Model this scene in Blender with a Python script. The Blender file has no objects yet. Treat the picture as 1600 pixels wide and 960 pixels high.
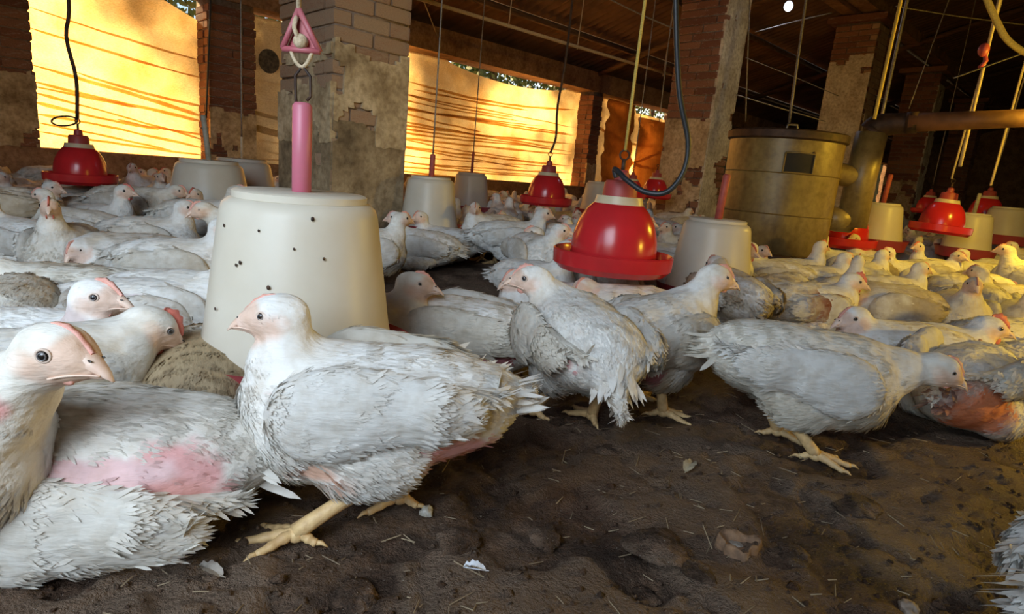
import bpy, math, random
import numpy as np
from mathutils import Matrix, Vector
random.seed(7)
RNG = np.random.default_rng(11)
SC = bpy.context.scene
COL = SC.collection

# ------------------------------------------------------------------ camera
FPX, PITCH, ROLL, EYE = 950.0, math.radians(12.5), math.radians(5.0), 0.55
FW = np.array([0, math.cos(PITCH), -math.sin(PITCH)])
_r0 = np.array([1.0, 0, 0]); _u0 = np.cross(_r0, FW)
RT = _r0 * math.cos(ROLL) + _u0 * math.sin(ROLL)
UP = _u0 * math.cos(ROLL) - _r0 * math.sin(ROLL)
cam_data = bpy.data.cameras.new('camera')
cam_data.sensor_width = 36.0
cam_data.lens = FPX / 1600 * 36.0
cam_data.clip_start = 0.02
cam = bpy.data.objects.new('camera', cam_data)
COL.objects.link(cam)
cam.matrix_world = Matrix(((RT[0], UP[0], -FW[0], 0), (RT[1], UP[1], -FW[1], 0), (RT[2], UP[2], -FW[2], EYE), (0, 0, 0, 1)))
SC.camera = cam

def at(x, y, z=0.0):
    """point of the horizontal plane at height z seen at pixel (x, y) of the 1600x960 frame"""
    d = RT * (x - 800) / FPX + UP * (480 - y) / FPX + FW
    return d * (z - EYE) / d[2] + np.array([0, 0, EYE])

def at_depth(x, y, Y):
    d = RT * (x - 800) / FPX + UP * (480 - y) / FPX + FW
    return d * Y / d[1] + np.array([0, 0, EYE])

# shed axes: s runs along the shed, l across it towards the curtained wall
AX = np.array([math.sqrt(.5), math.sqrt(.5), 0]); BX = np.array([-math.sqrt(.5), math.sqrt(.5), 0])
def P(s, l, z=0.0):
    return AX * s + BX * l + np.array([0, 0, z])

# ------------------------------------------------------------------ colour management, world, lights
SC.view_settings.view_transform = 'Standard'
SC.view_settings.look = 'None'
SC.view_settings.exposure = 0.15
SC.view_settings.gamma = 1.0
SC.view_settings.use_curve_mapping = False

world = bpy.data.worlds.new('sky'); SC.world = world; world.use_nodes = True
wn = world.node_tree.nodes; wl = world.node_tree.links
sky = wn.new('ShaderNodeTexSky'); sky.sky_type = 'NISHITA'; sky.sun_disc = False
sky.sun_elevation = math.radians(24); sky.sun_rotation = math.radians(45)
wl.new(sky.outputs[0], wn['Background'].inputs[0]); wn['Background'].inputs[1].default_value = 0.22

def light(name, kind, loc, energy, color, **kw):
    d = bpy.data.lights.new(name, kind); d.energy = energy; d.color = color
    for k, v in kw.items(): setattr(d, k, v)
    o = bpy.data.objects.new(name, d); o.location = loc; COL.objects.link(o)
    return o
def aim(o, target):
    o.rotation_euler = (Vector(target) - o.location).to_track_quat('-Z', 'Y').to_euler()

sun = light('sun', 'SUN', (-8, 12, 8), 29.0, (1.0, 0.72, 0.36), angle=math.radians(5))
aim(sun, Vector(sun.location) + Vector(tuple(-BX * 1.0 + AX * 0.16 + np.array([0, 0, -0.48]))))
# daylight falling in through the open doorway behind the camera
door_light = light('doorway_daylight', 'AREA', (-1.05, -0.95, 1.55), 26.0, (0.74, 0.87, 1.0), shape='RECTANGLE', size=1.6, size_y=1.6, spread=math.radians(96))
aim(door_light, (-0.95, 1.6, 0.1))
# ------------------------------------------------------------------ helpers
def link(name, me, mat=None, parent=None, loc=None, rotz=0.0):
    o = bpy.data.objects.new(name, me)
    COL.objects.link(o)
    if mat is not None and not me.materials:
        me.materials.append(mat)
    if parent is not None: o.parent = parent
    if loc is not None: o.location = tuple(loc)
    if rotz: o.rotation_euler = (0, 0, rotz)
    return o
def empty(name, loc=(0, 0, 0), rotz=0.0):
    o = bpy.data.objects.new(name, None); COL.objects.link(o)
    o.location = tuple(loc); o.rotation_euler = (0, 0, rotz); o.empty_display_size = 0.1
    return o
def tag(o, label=None, cat=None, group=None, kind=None):
    if label: o['label'] = label
    if cat: o['category'] = cat
    if group: o['group'] = group
    if kind: o['kind'] = kind
    return o

class MB:
    """collects vertices and faces; build() makes one mesh"""
    def __init__(self): self.v = []; self.f = []; self.n = 0
    def add(self, verts, faces):
        verts = np.asarray(verts, float).reshape(-1, 3)
        self.v.append(verts); k = self.n
        self.f.extend([tuple(i + k for i in f) for f in faces]); self.n += len(verts)
        return self
    def box(self, lo, hi, R=None, o=(0, 0, 0)):
        x0, y0, z0 = lo; x1, y1, z1 = hi
        v = np.array([(x0,y0,z0),(x1,y0,z0),(x1,y1,z0),(x0,y1,z0),(x0,y0,z1),(x1,y0,z1),(x1,y1,z1),(x0,y1,z1)], float)
        if R is not None: v = v @ np.asarray(R).T
        return self.add(v + np.array(o), [(3,2,1,0),(4,5,6,7),(0,1,5,4),(1,2,6,5),(2,3,7,6),(3,0,4,7)])
    def slbox(self, s0, s1, l0, l1, z0, z1):
        v = [P(s0,l0,z0),P(s1,l0,z0),P(s1,l1,z0),P(s0,l1,z0),P(s0,l0,z1),P(s1,l0,z1),P(s1,l1,z1),P(s0,l1,z1)]
        return self.add(v, [(3,2,1,0),(4,5,6,7),(0,1,5,4),(1,2,6,5),(2,3,7,6),(3,0,4,7)])
    def tube(self, pts, rad, n=8, caps=True):
        pts = np.asarray(pts, float); m = len(pts)
        rad = np.full(m, rad) if np.isscalar(rad) else np.asarray(rad, float)
        T = np.gradient(pts, axis=0); T /= np.linalg.norm(T, axis=1)[:, None] + 1e-12
        ref = np.array([0, 0, 1.0]) if abs(T[0][2]) < .9 else np.array([1.0, 0, 0])
        N = np.cross(T[0], ref); N /= np.linalg.norm(N)
        V = []
        for i in range(m):
            N = N - T[i] * (N @ T[i]); N /= np.linalg.norm(N) + 1e-12
            B = np.cross(T[i], N)
            a = np.arange(n) * 2 * math.pi / n
            V.append(pts[i] + rad[i] * (np.cos(a)[:, None] * N + np.sin(a)[:, None] * B))
        F = [(i*n+j, i*n+(j+1)%n, (i+1)*n+(j+1)%n, (i+1)*n+j) for i in range(m-1) for j in range(n)]
        if caps:
            F.append(tuple(range(n-1, -1, -1))); F.append(tuple((m-1)*n + j for j in range(n)))
        return self.add(np.concatenate(V), F)
    def lathe(self, prof, n=48, o=(0, 0, 0)):
        prof = np.asarray(prof, float); m = len(prof); a = np.arange(n) * 2 * math.pi / n
        V = np.stack([np.outer(prof[:, 0], np.cos(a)), np.outer(prof[:, 0], np.sin(a)), np.repeat(prof[:, 1][:, None], n, 1)], -1).reshape(-1, 3) + np.array(o)
        return self.add(V, [(i*n+j, i*n+(j+1)%n, (i+1)*n+(j+1)%n, (i+1)*n+j) for i in range(m-1) for j in range(n)])
    def ball(self, c, r, nu=12, nv=8, R=None):
        r = np.broadcast_to(np.asarray(r, float), (3,))
        V = [(0, 0, 1)]
        for i in range(1, nv):
            t = math.pi * i / nv
            V += [(math.sin(t)*math.cos(2*math.pi*j/nu), math.sin(t)*math.sin(2*math.pi*j/nu), math.cos(t)) for j in range(nu)]
        V.append((0, 0, -1)); V = np.array(V) * r
        if R is not None: V = V @ np.asarray(R).T
        F = [(0, 1+j, 1+(j+1)%nu) for j in range(nu)]
        for i in range(nv-2):
            F += [(1+i*nu+j, 1+(i+1)*nu+j, 1+(i+1)*nu+(j+1)%nu, 1+i*nu+(j+1)%nu) for j in range(nu)]
        b = 1 + (nv-2)*nu; e = len(V) - 1
        F += [(b+j, e, b+(j+1)%nu) for j in range(nu)]
        return self.add(V + np.array(c), F)
    def mesh(self, name, smooth=True):
        me = bpy.data.meshes.new(name)
        V = np.concatenate(self.v) if self.v else np.zeros((0, 3))
        me.from_pydata(V.tolist(), [], self.f); me.update()
        if smooth: me.polygons.foreach_set('use_smooth', np.ones(len(me.polygons), bool))
        return me
    def build(self, name, mat=None, parent=None, loc=None, rotz=0.0, smooth=True):
        return link(name, self.mesh(name, smooth), mat, parent, loc, rotz)

def sharp(o, deg=35):
    o.data.set_sharp_from_angle(angle=math.radians(deg)); return o

def spline(pts, n=24):
    """Catmull-Rom through pts"""
    p = np.asarray(pts, float); p = np.vstack([2*p[0]-p[1], p, 2*p[-1]-p[-2]])
    out = []
    seg = len(p) - 3; per = max(2, n // seg)
    for i in range(seg):
        for t in np.linspace(0, 1, per, endpoint=False):
            a, b, c, d = p[i:i+4]
            out.append(.5*((2*b) + (-a+c)*t + (2*a-5*b+4*c-d)*t*t + (-a+3*b-3*c+d)*t**3))
    out.append(p[-2]); return np.array(out)

def _hash(i, j, k, seed):
    h = np.sin(i * 127.1 + j * 311.7 + k * 74.7 + seed * 53.3) * 43758.5453
    return h - np.floor(h)
def vnoise(p, seed=0):
    p = np.asarray(p, float); i = np.floor(p); f = p - i; f = f * f * (3 - 2 * f)
    r = 0
    for dx in (0, 1):
        for dy in (0, 1):
            for dz in (0, 1):
                w = (f[..., 0] if dx else 1 - f[..., 0]) * (f[..., 1] if dy else 1 - f[..., 1]) * (f[..., 2] if dz else 1 - f[..., 2])
                r = r + w * _hash(i[..., 0] + dx, i[..., 1] + dy, i[..., 2] + dz, seed)
    return r
def fbm(p, seed=0, oct=4):
    a, s, r = .5, 1.0, 0
    for o in range(oct):
        r = r + a * vnoise(np.asarray(p) * s, seed + o * 7); a *= .5; s *= 2.03
    return r / (1 - .5 ** oct)

# ------------------------------------------------------------------ materials
def new_mat(name):
    m = bpy.data.materials.new(name); m.use_nodes = True
    nt = m.node_tree; b = nt.nodes['Principled BSDF']
    return m, nt, b
def noise_node(nt, scale, detail=4, rough=.55, coord='Object', stretch=None, off=None):
    tc = nt.nodes.new('ShaderNodeTexCoord'); mp = nt.nodes.new('ShaderNodeMapping')
    nt.links.new(tc.outputs[coord], mp.inputs[0])
    if stretch: mp.inputs['Scale'].default_value = stretch
    if off: mp.inputs['Location'].default_value = off
    n = nt.nodes.new('ShaderNodeTexNoise'); n.inputs['Scale'].default_value = scale
    n.inputs['Detail'].default_value = detail; n.inputs['Roughness'].default_value = rough
    nt.links.new(mp.outputs[0], n.inputs['Vector'])
    return n
def ramp(nt, src, stops):
    r = nt.nodes.new('ShaderNodeValToRGB'); e = r.color_ramp.elements
    while len(e) < len(stops): e.new(.5)
    for el, (p, c) in zip(e, stops): el.position = p; el.color = (c[0], c[1], c[2], 1) if not np.isscalar(c) else (c, c, c, 1)
    nt.links.new(src, r.inputs[0]); return r
def mixrgb(nt, fac, a, b, mode='MIX'):
    m = nt.nodes.new('ShaderNodeMix'); m.data_type = 'RGBA'; m.blend_type = mode
    for sock, v in ((m.inputs[0], fac), (m.inputs[6], a), (m.inputs[7], b)):
        if hasattr(v, 'is_output'): nt.links.new(v, sock)
        elif np.isscalar(v): sock.default_value = v
        else: sock.default_value = (v[0], v[1], v[2], 1)
    return m.outputs[2]
def bump(nt, b, src, strength=.3, dist=.01):
    n = nt.nodes.new('ShaderNodeBump'); n.inputs['Strength'].default_value = strength; n.inputs['Distance'].default_value = dist
    nt.links.new(src, n.inputs['Height']); nt.links.new(n.outputs[0], b.inputs['Normal']); return n
def simple(name, c1, c2=None, scale=12, rough=.6, bmp=0, metal=0.0, stretch=None, spec=.5, detail=4):
    m, nt, b = new_mat(name)
    b.inputs['Roughness'].default_value = rough; b.inputs['Metallic'].default_value = metal
    b.inputs['Specular IOR Level'].default_value = spec
    c2 = c2 or tuple(x * .75 for x in c1)
    n = noise_node(nt, scale, detail, stretch=stretch)
    r = ramp(nt, n.outputs[0], [(.35, c2), (.65, c1)]); nt.links.new(r.outputs[0], b.inputs['Base Color'])
    if bmp: bump(nt, b, n.outputs[0], bmp)
    return m

# plumage: the colour of feathers and skin is stored on the mesh, each bird a little different
def plumage_mat(name, rough, trans, sheen=0.0, spec=.25):
    m, nt, b = new_mat(name)
    at_ = nt.nodes.new('ShaderNodeAttribute'); at_.attribute_name = 'Col'
    oi = nt.nodes.new('ShaderNodeObjectInfo')
    r = ramp(nt, oi.outputs['Random'], [(0, (.90, .86, .78)), (.5, (1, .985, .96)), (1, (1, 1, 1))])
    n = noise_node(nt, 38, 3)
    r2 = ramp(nt, n.outputs[0], [(.3, (.74, .68, .60)), (.58, (1, 1, 1))])
    c = mixrgb(nt, 1.0, at_.outputs[0], r.outputs[0], 'MULTIPLY'); c = mixrgb(nt, .6, c, r2.outputs[0], 'MULTIPLY')
    nt.links.new(c, b.inputs['Base Color'])
    b.inputs['Roughness'].default_value = rough; b.inputs['Specular IOR Level'].default_value = spec
    tc = nt.nodes.new('ShaderNodeTexCoord'); mp = nt.nodes.new('ShaderNodeMapping'); mp.inputs['Scale'].default_value = (.55, 1.2, 1.2); nt.links.new(tc.outputs['Object'], mp.inputs[0])
    vo = nt.nodes.new('ShaderNodeTexVoronoi'); vo.inputs['Scale'].default_value = 75; vo.feature = 'SMOOTH_F1'; nt.links.new(mp.outputs[0], vo.inputs['Vector'])
    st = noise_node(nt, 150, 3, stretch=(.25, 1, 1)); ad = nt.nodes.new('ShaderNodeMath'); ad.operation = 'ADD'; nt.links.new(vo.outputs[0], ad.inputs[0]); nt.links.new(st.outputs[0], ad.inputs[1])
    bump(nt, b, ad.outputs[0], .45, .004)
    if trans:
        t = nt.nodes.new('ShaderNodeBsdfTranslucent'); nt.links.new(c, t.inputs[0])
        mx = nt.nodes.new('ShaderNodeMixShader'); mx.inputs[0].default_value = trans
        nt.links.new(b.outputs[0], mx.inputs[1]); nt.links.new(t.outputs[0], mx.inputs[2])
        nt.links.new(mx.outputs[0], nt.nodes['Material Output'].inputs[0])
    return m
M = {}
M['body'] = plumage_mat('chicken_body', .75, 0)
M['feather'] = plumage_mat('chicken_feathers', .7, .28)
M['comb'] = simple('comb_skin', (.72, .20, .15), (.60, .16, .12), 120, .5, .2)
M['pale_comb'] = simple('pale_comb_skin', (.74, .38, .30), (.66, .30, .24), 120, .5, .2)
M['beak'] = simple('beak_horn', (.82, .64, .52), (.76, .53, .41), 60, .42, .1)
M['eye'] = simple('eye_dark', (.012, .010, .010), (.02, .015, .012), 40, .06, 0, spec=.8)
M['eye_ring'] = simple('eyelid_skin', (.72, .58, .48), (.60, .45, .36), 150, .55, .1)
M['iris'] = simple('iris', (.20, .19, .19), (.11, .10, .10), 300, .1, 0, spec=.8)
M['leg'] = simple('leg_scales', (.74, .52, .25), (.55, .35, .16), 55, .55, .3)
M['claw'] = simple('claw_horn', (.55, .42, .30), (.30, .22, .15), 60, .5)
def plastic(name, c, rough, trans=0.0, dirt=(.25, .2, .15), dirt_amt=.25, scale=9):
    m, nt, b = new_mat(name)
    n = noise_node(nt, scale, 5, .6)
    r = ramp(nt, n.outputs[0], [(.30, tuple(x * (1-dirt_amt) + d * dirt_amt for x, d in zip(c, dirt))), (.58, c)])
    nt.links.new(r.outputs[0], b.inputs['Base Color']); b.inputs['Roughness'].default_value = rough
    if trans:
        t = nt.nodes.new('ShaderNodeBsdfTranslucent'); nt.links.new(r.outputs[0], t.inputs[0])
        mx = nt.nodes.new('ShaderNodeMixShader'); mx.inputs[0].default_value = trans
        nt.links.new(b.outputs[0], mx.inputs[1]); nt.links.new(t.outputs[0], mx.inputs[2])
        nt.links.new(mx.outputs[0], nt.nodes['Material Output'].inputs[0])
    return m
M['hopper'] = plastic('milky_plastic', (.86, .81, .70), .36, .4, (.62, .50, .32), .22, 5)
M['pink'] = plastic('pink_plastic', (.62, .16, .24), .4, .1)
M['pan_red'] = plastic('dull_red_plastic', (.42, .05, .07), .45)
M['red'] = plastic('red_plastic', (.62, .025, .03), .22, 0, (.25, .02, .02), .3, 7)
M['collar'] = plastic('cream_plastic', (.66, .55, .36), .4)
M['cap_red'] = plastic('dark_red_plastic', (.38, .05, .045), .5)
M['rope'] = simple('rope_fibre', (.62, .50, .34), (.42, .32, .2), 200, .9, .3)
M['yellow_rope'] = simple('yellow_rope', (.72, .52, .12), (.5, .36, .08), 200, .8, .3)  # yellow of one rope, and lamp light painted into the lit rope and cable
M['black_rope'] = simple('black_cable', (.015, .018, .02), (.03, .03, .035), 60, .45)
M['wire'] = simple('wire', (.30, .27, .24), (.16, .13, .11), 80, .5, 0, .6)
M['rod'] = simple('pale_rod', (.60, .46, .30), (.48, .35, .22), 40, .6)
M['rod_red'] = simple('red_rod', (.45, .09, .06), (.33, .06, .05), 40, .6)
M['rod_grey'] = simple('grey_rod', (.36, .33, .26), (.27, .24, .18), 40, .6)
M['dark_metal'] = simple('rusty_metal', (.10, .055, .035), (.035, .022, .018), 14, .6, .2, .5)
M['wood'] = simple('dark_timber', (.16, .085, .045), (.07, .035, .02), 7, .8, .3, stretch=(1, 1, 8))
M['mortar'] = simple('mortar', (.33, .25, .19), (.20, .14, .10), 30, .95, .4)
def brick_mat(name, c1, c2, c3):
    m, nt, b = new_mat(name)
    oi = nt.nodes.new('ShaderNodeObjectInfo')
    base = ramp(nt, oi.outputs['Random'], [(0, c2), (.45, c1), (1, c3)])
    n = noise_node(nt, 22, 5, .65)
    r = ramp(nt, n.outputs[0], [(.33, (.50, .45, .42)), (.62, (1, 1, 1))])
    c = mixrgb(nt, 1.0, base.outputs[0], r.outputs[0], 'MULTIPLY')
    w = noise_node(nt, 5, 5, .6, off=(3, 1, 7)); wr = ramp(nt, w.outputs[0], [(.55, 0.0), (.75, .55)] if name == 'clay_brick' else [(.36, 0.15), (.66, .85)])
    c = mixrgb(nt, wr.outputs[0], c, (.52, .46, .38) if name == 'clay_brick' else (.40, .28, .18))
    nt.links.new(c, b.inputs['Base Color']); b.inputs['Roughness'].default_value = .95; bump(nt, b, n.outputs[0], .5, .008)
    return m
M['brick'] = brick_mat('clay_brick', (.30, .13, .075), (.21, .085, .05), (.38, .19, .11))
M['brick_pale'] = brick_mat('limed_brick', (.50, .30, .18), (.36, .18, .10), (.54, .37, .23))
def plaster_mat(name, c1, c2, c3):
    m, nt, b = new_mat(name)
    n = noise_node(nt, 4.5, 6, .6); n2 = noise_node(nt, 28, 4, .6)
    r = ramp(nt, n.outputs[0], [(.30, c3), (.47, c2), (.60, c1)])
    r2 = ramp(nt, n2.outputs[0], [(.3, (.60, .55, .5)), (.6, (1, 1, 1))])
    c = mixrgb(nt, 1.0, r.outputs[0], r2.outputs[0], 'MULTIPLY')
    nt.links.new(c, b.inputs['Base Color']); b.inputs['Roughness'].default_value = .95; bump(nt, b, n2.outputs[0], .5, .01)
    return m
M['plaster'] = plaster_mat('lime_plaster', (.68, .54, .34), (.54, .41, .24), (.30, .21, .11))
M['plaster_dark'] = plaster_mat('dark_plaster', (.42, .32, .19), (.30, .22, .125), (.14, .10, .055))  # darker plaster round the foot of the thick pillar
M['plaster_white'] = plaster_mat('whitewash', (.74, .68, .54), (.62, .55, .42), (.44, .37, .27))
M['wall_brick'] = plaster_mat('earthy_wall', (.44, .26, .14), (.34, .19, .10), (.22, .12, .065))
# ------------------------------------------------------------------ chickens: one smooth surface per body, from blended solids
def surface_nets(f, org, h):
    nx, ny, nz = f.shape; ins = f < 0
    acc = np.zeros((nx-1, ny-1, nz-1, 3)); cnt = np.zeros((nx-1, ny-1, nz-1))
    I, J, K = np.meshgrid(np.arange(nx-1), np.arange(ny-1), np.arange(nz-1), indexing='ij')
    base = np.stack([I, J, K], -1).astype(float)
    for ax in range(3):
        o1, o2 = [a for a in range(3) if a != ax]
        for a in (0, 1):
            for b in (0, 1):
                s0 = [slice(0, -1)] * 3; s1 = [slice(0, -1)] * 3
                for o, q in ((o1, a), (o2, b)):
                    if q: s0[o] = slice(1, None); s1[o] = slice(1, None)
                s1[ax] = slice(1, None)
                f0, f1 = f[tuple(s0)], f[tuple(s1)]
                x = (f0 < 0) != (f1 < 0)
                t = np.where(x, f0 / np.where(x, f0 - f1, 1), 0)
                off = np.zeros(3); off[o1] = a; off[o2] = b
                p = base + off; p[..., ax] += t
                acc += np.where(x[..., None], p, 0); cnt += x
    act = cnt > 0; idx = np.full(act.shape, -1); idx[act] = np.arange(act.sum())
    V = acc[act] / cnt[act][:, None] * h + org
    Q = []
    for ax in range(3):
        o1, o2 = [(1, 2), (2, 0), (0, 1)][ax]
        sl0 = [slice(1, -1)] * 3; sl1 = [slice(1, -1)] * 3; sl0[ax] = slice(0, -1); sl1[ax] = slice(1, None)
        a0, a1 = ins[tuple(sl0)], ins[tuple(sl1)]
        w = np.argwhere(a0 != a1)
        if not len(w): continue
        flip = a1[tuple(w.T)]
        c = w.copy(); c[:, o1] += 1; c[:, o2] += 1
        def g(d1, d2):
            q = c.copy(); q[:, o1] -= d1; q[:, o2] -= d2; return idx[tuple(q.T)]
        quad = np.stack([g(1, 1), g(0, 1), g(0, 0), g(1, 0)], 1)
        quad[flip] = quad[flip][:, ::-1]
        Q.append(quad)
    return V, np.concatenate(Q)

def rot_y(d):
    c, s = math.cos(d), math.sin(d); return np.array([[c, 0, s], [0, 1, 0], [-s, 0, c]])
def rot_z(d):
    c, s = math.cos(d), math.sin(d); return np.array([[c, -s, 0], [s, c, 0], [0, 0, 1]])
def sd_ell(p, c, r, R=None):
    q = p - np.asarray(c)
    if R is not None: q = q @ R
    r = np.asarray(r, float); k0 = np.linalg.norm(q / r, axis=-1); k1 = np.linalg.norm(q / (r * r), axis=-1)
    return k0 * (k0 - 1) / np.maximum(k1, 1e-9)
def sd_cap(p, a, b, ra, rb):
    a = np.asarray(a, float); b = np.asarray(b, float); ab = b - a
    t = np.clip(((p - a) @ ab) / (ab @ ab), 0, 1)
    return np.linalg.norm(p - a - t[..., None] * ab, axis=-1) - (ra + (rb - ra) * t)
def smin(a, b, k):
    h = np.clip(.5 + .5 * (b - a) / k, 0, 1); return b + (a - b) * h - k * h * (1 - h)

def unit(v): v = np.asarray(v, float); return v / (np.linalg.norm(v) + 1e-12)

class Pose:
    def __init__(self, stand=True, hp=(.15, 0, .34), hd=(1, 0, -.1), tilt=0.0, legs=None, bare=(), dirt=.25, dz=None, brown=0.0, fat=1.0, stain=(), comb=1.0, tailup=0.0, seed=0, drop=0.0, hs=1.13):
        self.stand = stand; self.hp = np.array(hp, float); self.hd = unit(hd); self.tilt = tilt; self.legs = legs
        self.bare = bare; self.dirt = dirt; self.brown = brown; self.fat = fat; self.stain = stain; self.comb = comb
        self.dz = (0.0 if stand else -.078) if dz is None else dz
        self.tailup = tailup; self.seed = seed; self.drop = np.array([0, 0, drop]); self.hs = hs
        self.Rt = rot_y(-tilt)             # positive tilt lifts the breast
        self.c0 = np.array([0, 0, .185 + self.dz])
    def T(self, p): return (np.asarray(p, float) - [0, 0, .185]) @ self.Rt.T + self.c0
    def head_frame(self):
        f = self.hd; s = unit(np.cross([0, 0, 1], f)); u = np.cross(f, s); return f, s, u
    def H(self, fx, sy, uz):
        f, s, u = self.head_frame(); return self.hp + (f * fx + s * sy + u * uz) * self.hs
    def neck(self):
        nb = self.T((.105, 0, .225)); f, s, u = self.head_frame()
        back = self.hp - f * .012 - u * .012
        mid = .55 * nb + .45 * back + np.array([.012, 0, 0])
        return nb, mid, back
    def sdf(self, p):
        W = self.fat; T = self.T; Rt = self.Rt
        wide = 1.0 if self.stand else 1.10
        st = 1.0 if self.stand else 0.0
        d = sd_ell(p, T((-.005, 0, .19 + .006*st)), (.165, .108*wide*W, .105 - .008*st), Rt)
        d = smin(d, sd_ell(p, T((.085, 0, .165 + .014*st)), (.108, .095*wide*W, .108 - .010*st), Rt), .05)
        d = smin(d, sd_ell(p, T((-.125, 0, .205)), (.105, .082*W, .075), Rt), .05)
        tz = .205 + self.tailup
        d = smin(d, sd_cap(p, T((-.17, 0, .21)), T((-.245, 0, tz)), .045, .014), .04)
        for sg in (1, -1):
            if self.stand:
                d = smin(d, sd_ell(p, T((-.02, sg*.062, .138)), (.08, .046, .058), Rt @ rot_y(.35)), .03)
            else:
                d = smin(d, sd_ell(p, T((.0, sg*.085, .135)), (.10, .055, .052), Rt), .03)
        nb, mid, back = self.neck()
        d = smin(d, sd_cap(p, nb, mid, .056*W, .040), .05)
        d = smin(d, sd_cap(p, mid, back, .040, .030), .03)
        f, s, u = self.head_frame(); RH = np.stack([f, s, u], 1)
        d = smin(d, sd_ell(p, self.hp, np.array((.041, .0265, .031)) * self.hs, RH), .016)
        d = smin(d, sd_cap(p, self.H(.008, 0, .0), self.H(.040, 0, -.004), .0225 * self.hs, .0120 * self.hs), .012)
        for sg in (1, -1):                      # ear lobes
            d = smin(d, sd_ell(p, self.H(-.014, sg*.0225, -.004), (.010, .006, .0085), RH), .004)
        return d
    def colour(self, p, rs, skin_too=True):
        """feather and skin colour; returns colours and the share of bare skin"""
        n1 = fbm(p * 14, 3 + self.seed); n2 = fbm(p * 45, 9 + self.seed)
        white = np.array([.88, .87, .84])
        c = np.repeat(white[None], len(p), 0) * (1 - .10 * n2[:, None])
        low = np.clip((self.c0[2] - .01 - p[:, 2]) / .10, 0, 1)
        dm = np.clip((n1 - .46) * 4, 0, 1) * (.35 + .65 * low) * self.dirt * 2
        c = c * (1 - dm[:, None]) + np.array([.52, .40, .22]) * dm[:, None]
        bm = np.clip((n1 - .50 + self.brown * .45) * 5, 0, 1) * min(1, self.brown * 1.4) * (p[:, 0] < .13)
        c = c * (1 - bm[:, None]) + np.array([.42, .33, .22]) * bm[:, None]
        for (q, r, sc) in self.stain:
            w = np.clip(1.3 - np.linalg.norm(p - np.asarray(q), axis=1) / r + (n2 - .5) * 1.2, 0, 1)
            c = c * (1 - w[:, None]) + np.array(sc) * w[:, None]
        bare = np.zeros(len(p))
        for (q, r, sc) in (self.bare if skin_too else ()):
            w = np.clip((1.15 - np.linalg.norm((p - np.asarray(q)) / np.asarray(r), axis=1) + (n2 - .5) * .7) * 3, 0, 1)
            c = c * (1 - w[:, None]) + np.array(sc) * (.8 + .4 * n2[:, None]) * w[:, None]; bare = np.maximum(bare, w)
        f, s, u = self.head_frame(); q = (p - self.hp) / self.hs
        fx, uz = q @ f, q @ u
        face = np.clip((fx + .004 + .35 * (-uz - .006) + .012*(n2-.5)) / .020, 0, 1) * np.clip((.060 - np.linalg.norm(q, axis=1)) / .008, 0, 1) * np.clip((uz + .030 + .4*np.maximum(fx-.01, 0)) / .010, 0, 1) * np.clip((.0205 - uz + np.maximum(fx - .012, 0)) / .010, 0, 1)
        cheek = np.exp(-((fx + .004) ** 2 + (uz + .006) ** 2) / .016 ** 2) * (np.abs(q @ s) > .012) * (np.linalg.norm(q, axis=1) < .05)
        skin = np.array([.78, .58, .48]) * (.88 + .24 * n2[:, None])
        fw = np.clip(face + np.clip((cheek - .25) * 1.6, 0, .85), 0, 1)
        c = c * (1 - fw[:, None]) + skin * fw[:, None]
        for sg in (1, -1):
            e = self.H(-.014, sg*.026, -.004)
            w = np.clip(1.6 - np.linalg.norm(p - e, axis=1) / .008, 0, 1)
            c = c * (1 - w[:, None]) + np.array([.86, .76, .70]) * w[:, None]
        return np.clip(c, 0, 1), np.maximum(bare, fw)
    def flow(self, p):
        nb, mid, back = self.neck()
        base = np.repeat(np.array([[-1.0, 0, -.28]]), len(p), 0) @ self.Rt.T
        base[:, 2] -= np.clip((self.c0[2] - p[:, 2]) / .1, 0, 1) * .5
        dn = sd_cap(p, nb, back, .06, .035)
        w = np.clip(1 - dn / .03, 0, 1)[:, None]
        nd = unit(nb - back); nd = unit(nd + np.array([-.35, 0, -.1]))
        return base * (1 - w) + nd * w, w[:, 0]

def set_col(me, col):
    a = me.attributes.new('Col', 'FLOAT_COLOR', 'POINT')
    a.data.foreach_set('color', np.concatenate([col, np.ones((len(col), 1))], 1).astype(np.float32).ravel())

def fast_mesh(name, V, Q=None, T=None):
    """mesh from arrays of quads and triangles"""
    me = bpy.data.meshes.new(name)
    Q = np.zeros((0, 4), int) if Q is None else np.asarray(Q); T = np.zeros((0, 3), int) if T is None else np.asarray(T)
    me.vertices.add(len(V)); me.vertices.foreach_set('co', np.asarray(V, np.float32).ravel())
    L = np.concatenate([Q.ravel(), T.ravel()]).astype(np.int32)
    me.loops.add(len(L)); me.loops.foreach_set('vertex_index', L)
    me.polygons.add(len(Q) + len(T))
    me.polygons.foreach_set('loop_start', np.concatenate([np.arange(len(Q)) * 4, len(Q) * 4 + np.arange(len(T)) * 3]).astype(np.int32))
    me.update(calc_edges=True); me.validate()
    me.polygons.foreach_set('use_smooth', np.ones(len(me.polygons), bool))
    return me
def raw_mesh(name, V, Q): return fast_mesh(name, V, Q)
def set_normals(me, N):
    N = N / (np.linalg.norm(N, axis=1)[:, None] + 1e-9)
    a = me.attributes.new('custom_normal', 'FLOAT_VECTOR', 'POINT'); a.data.foreach_set('vector', N.astype(np.float32).ravel())

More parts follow.
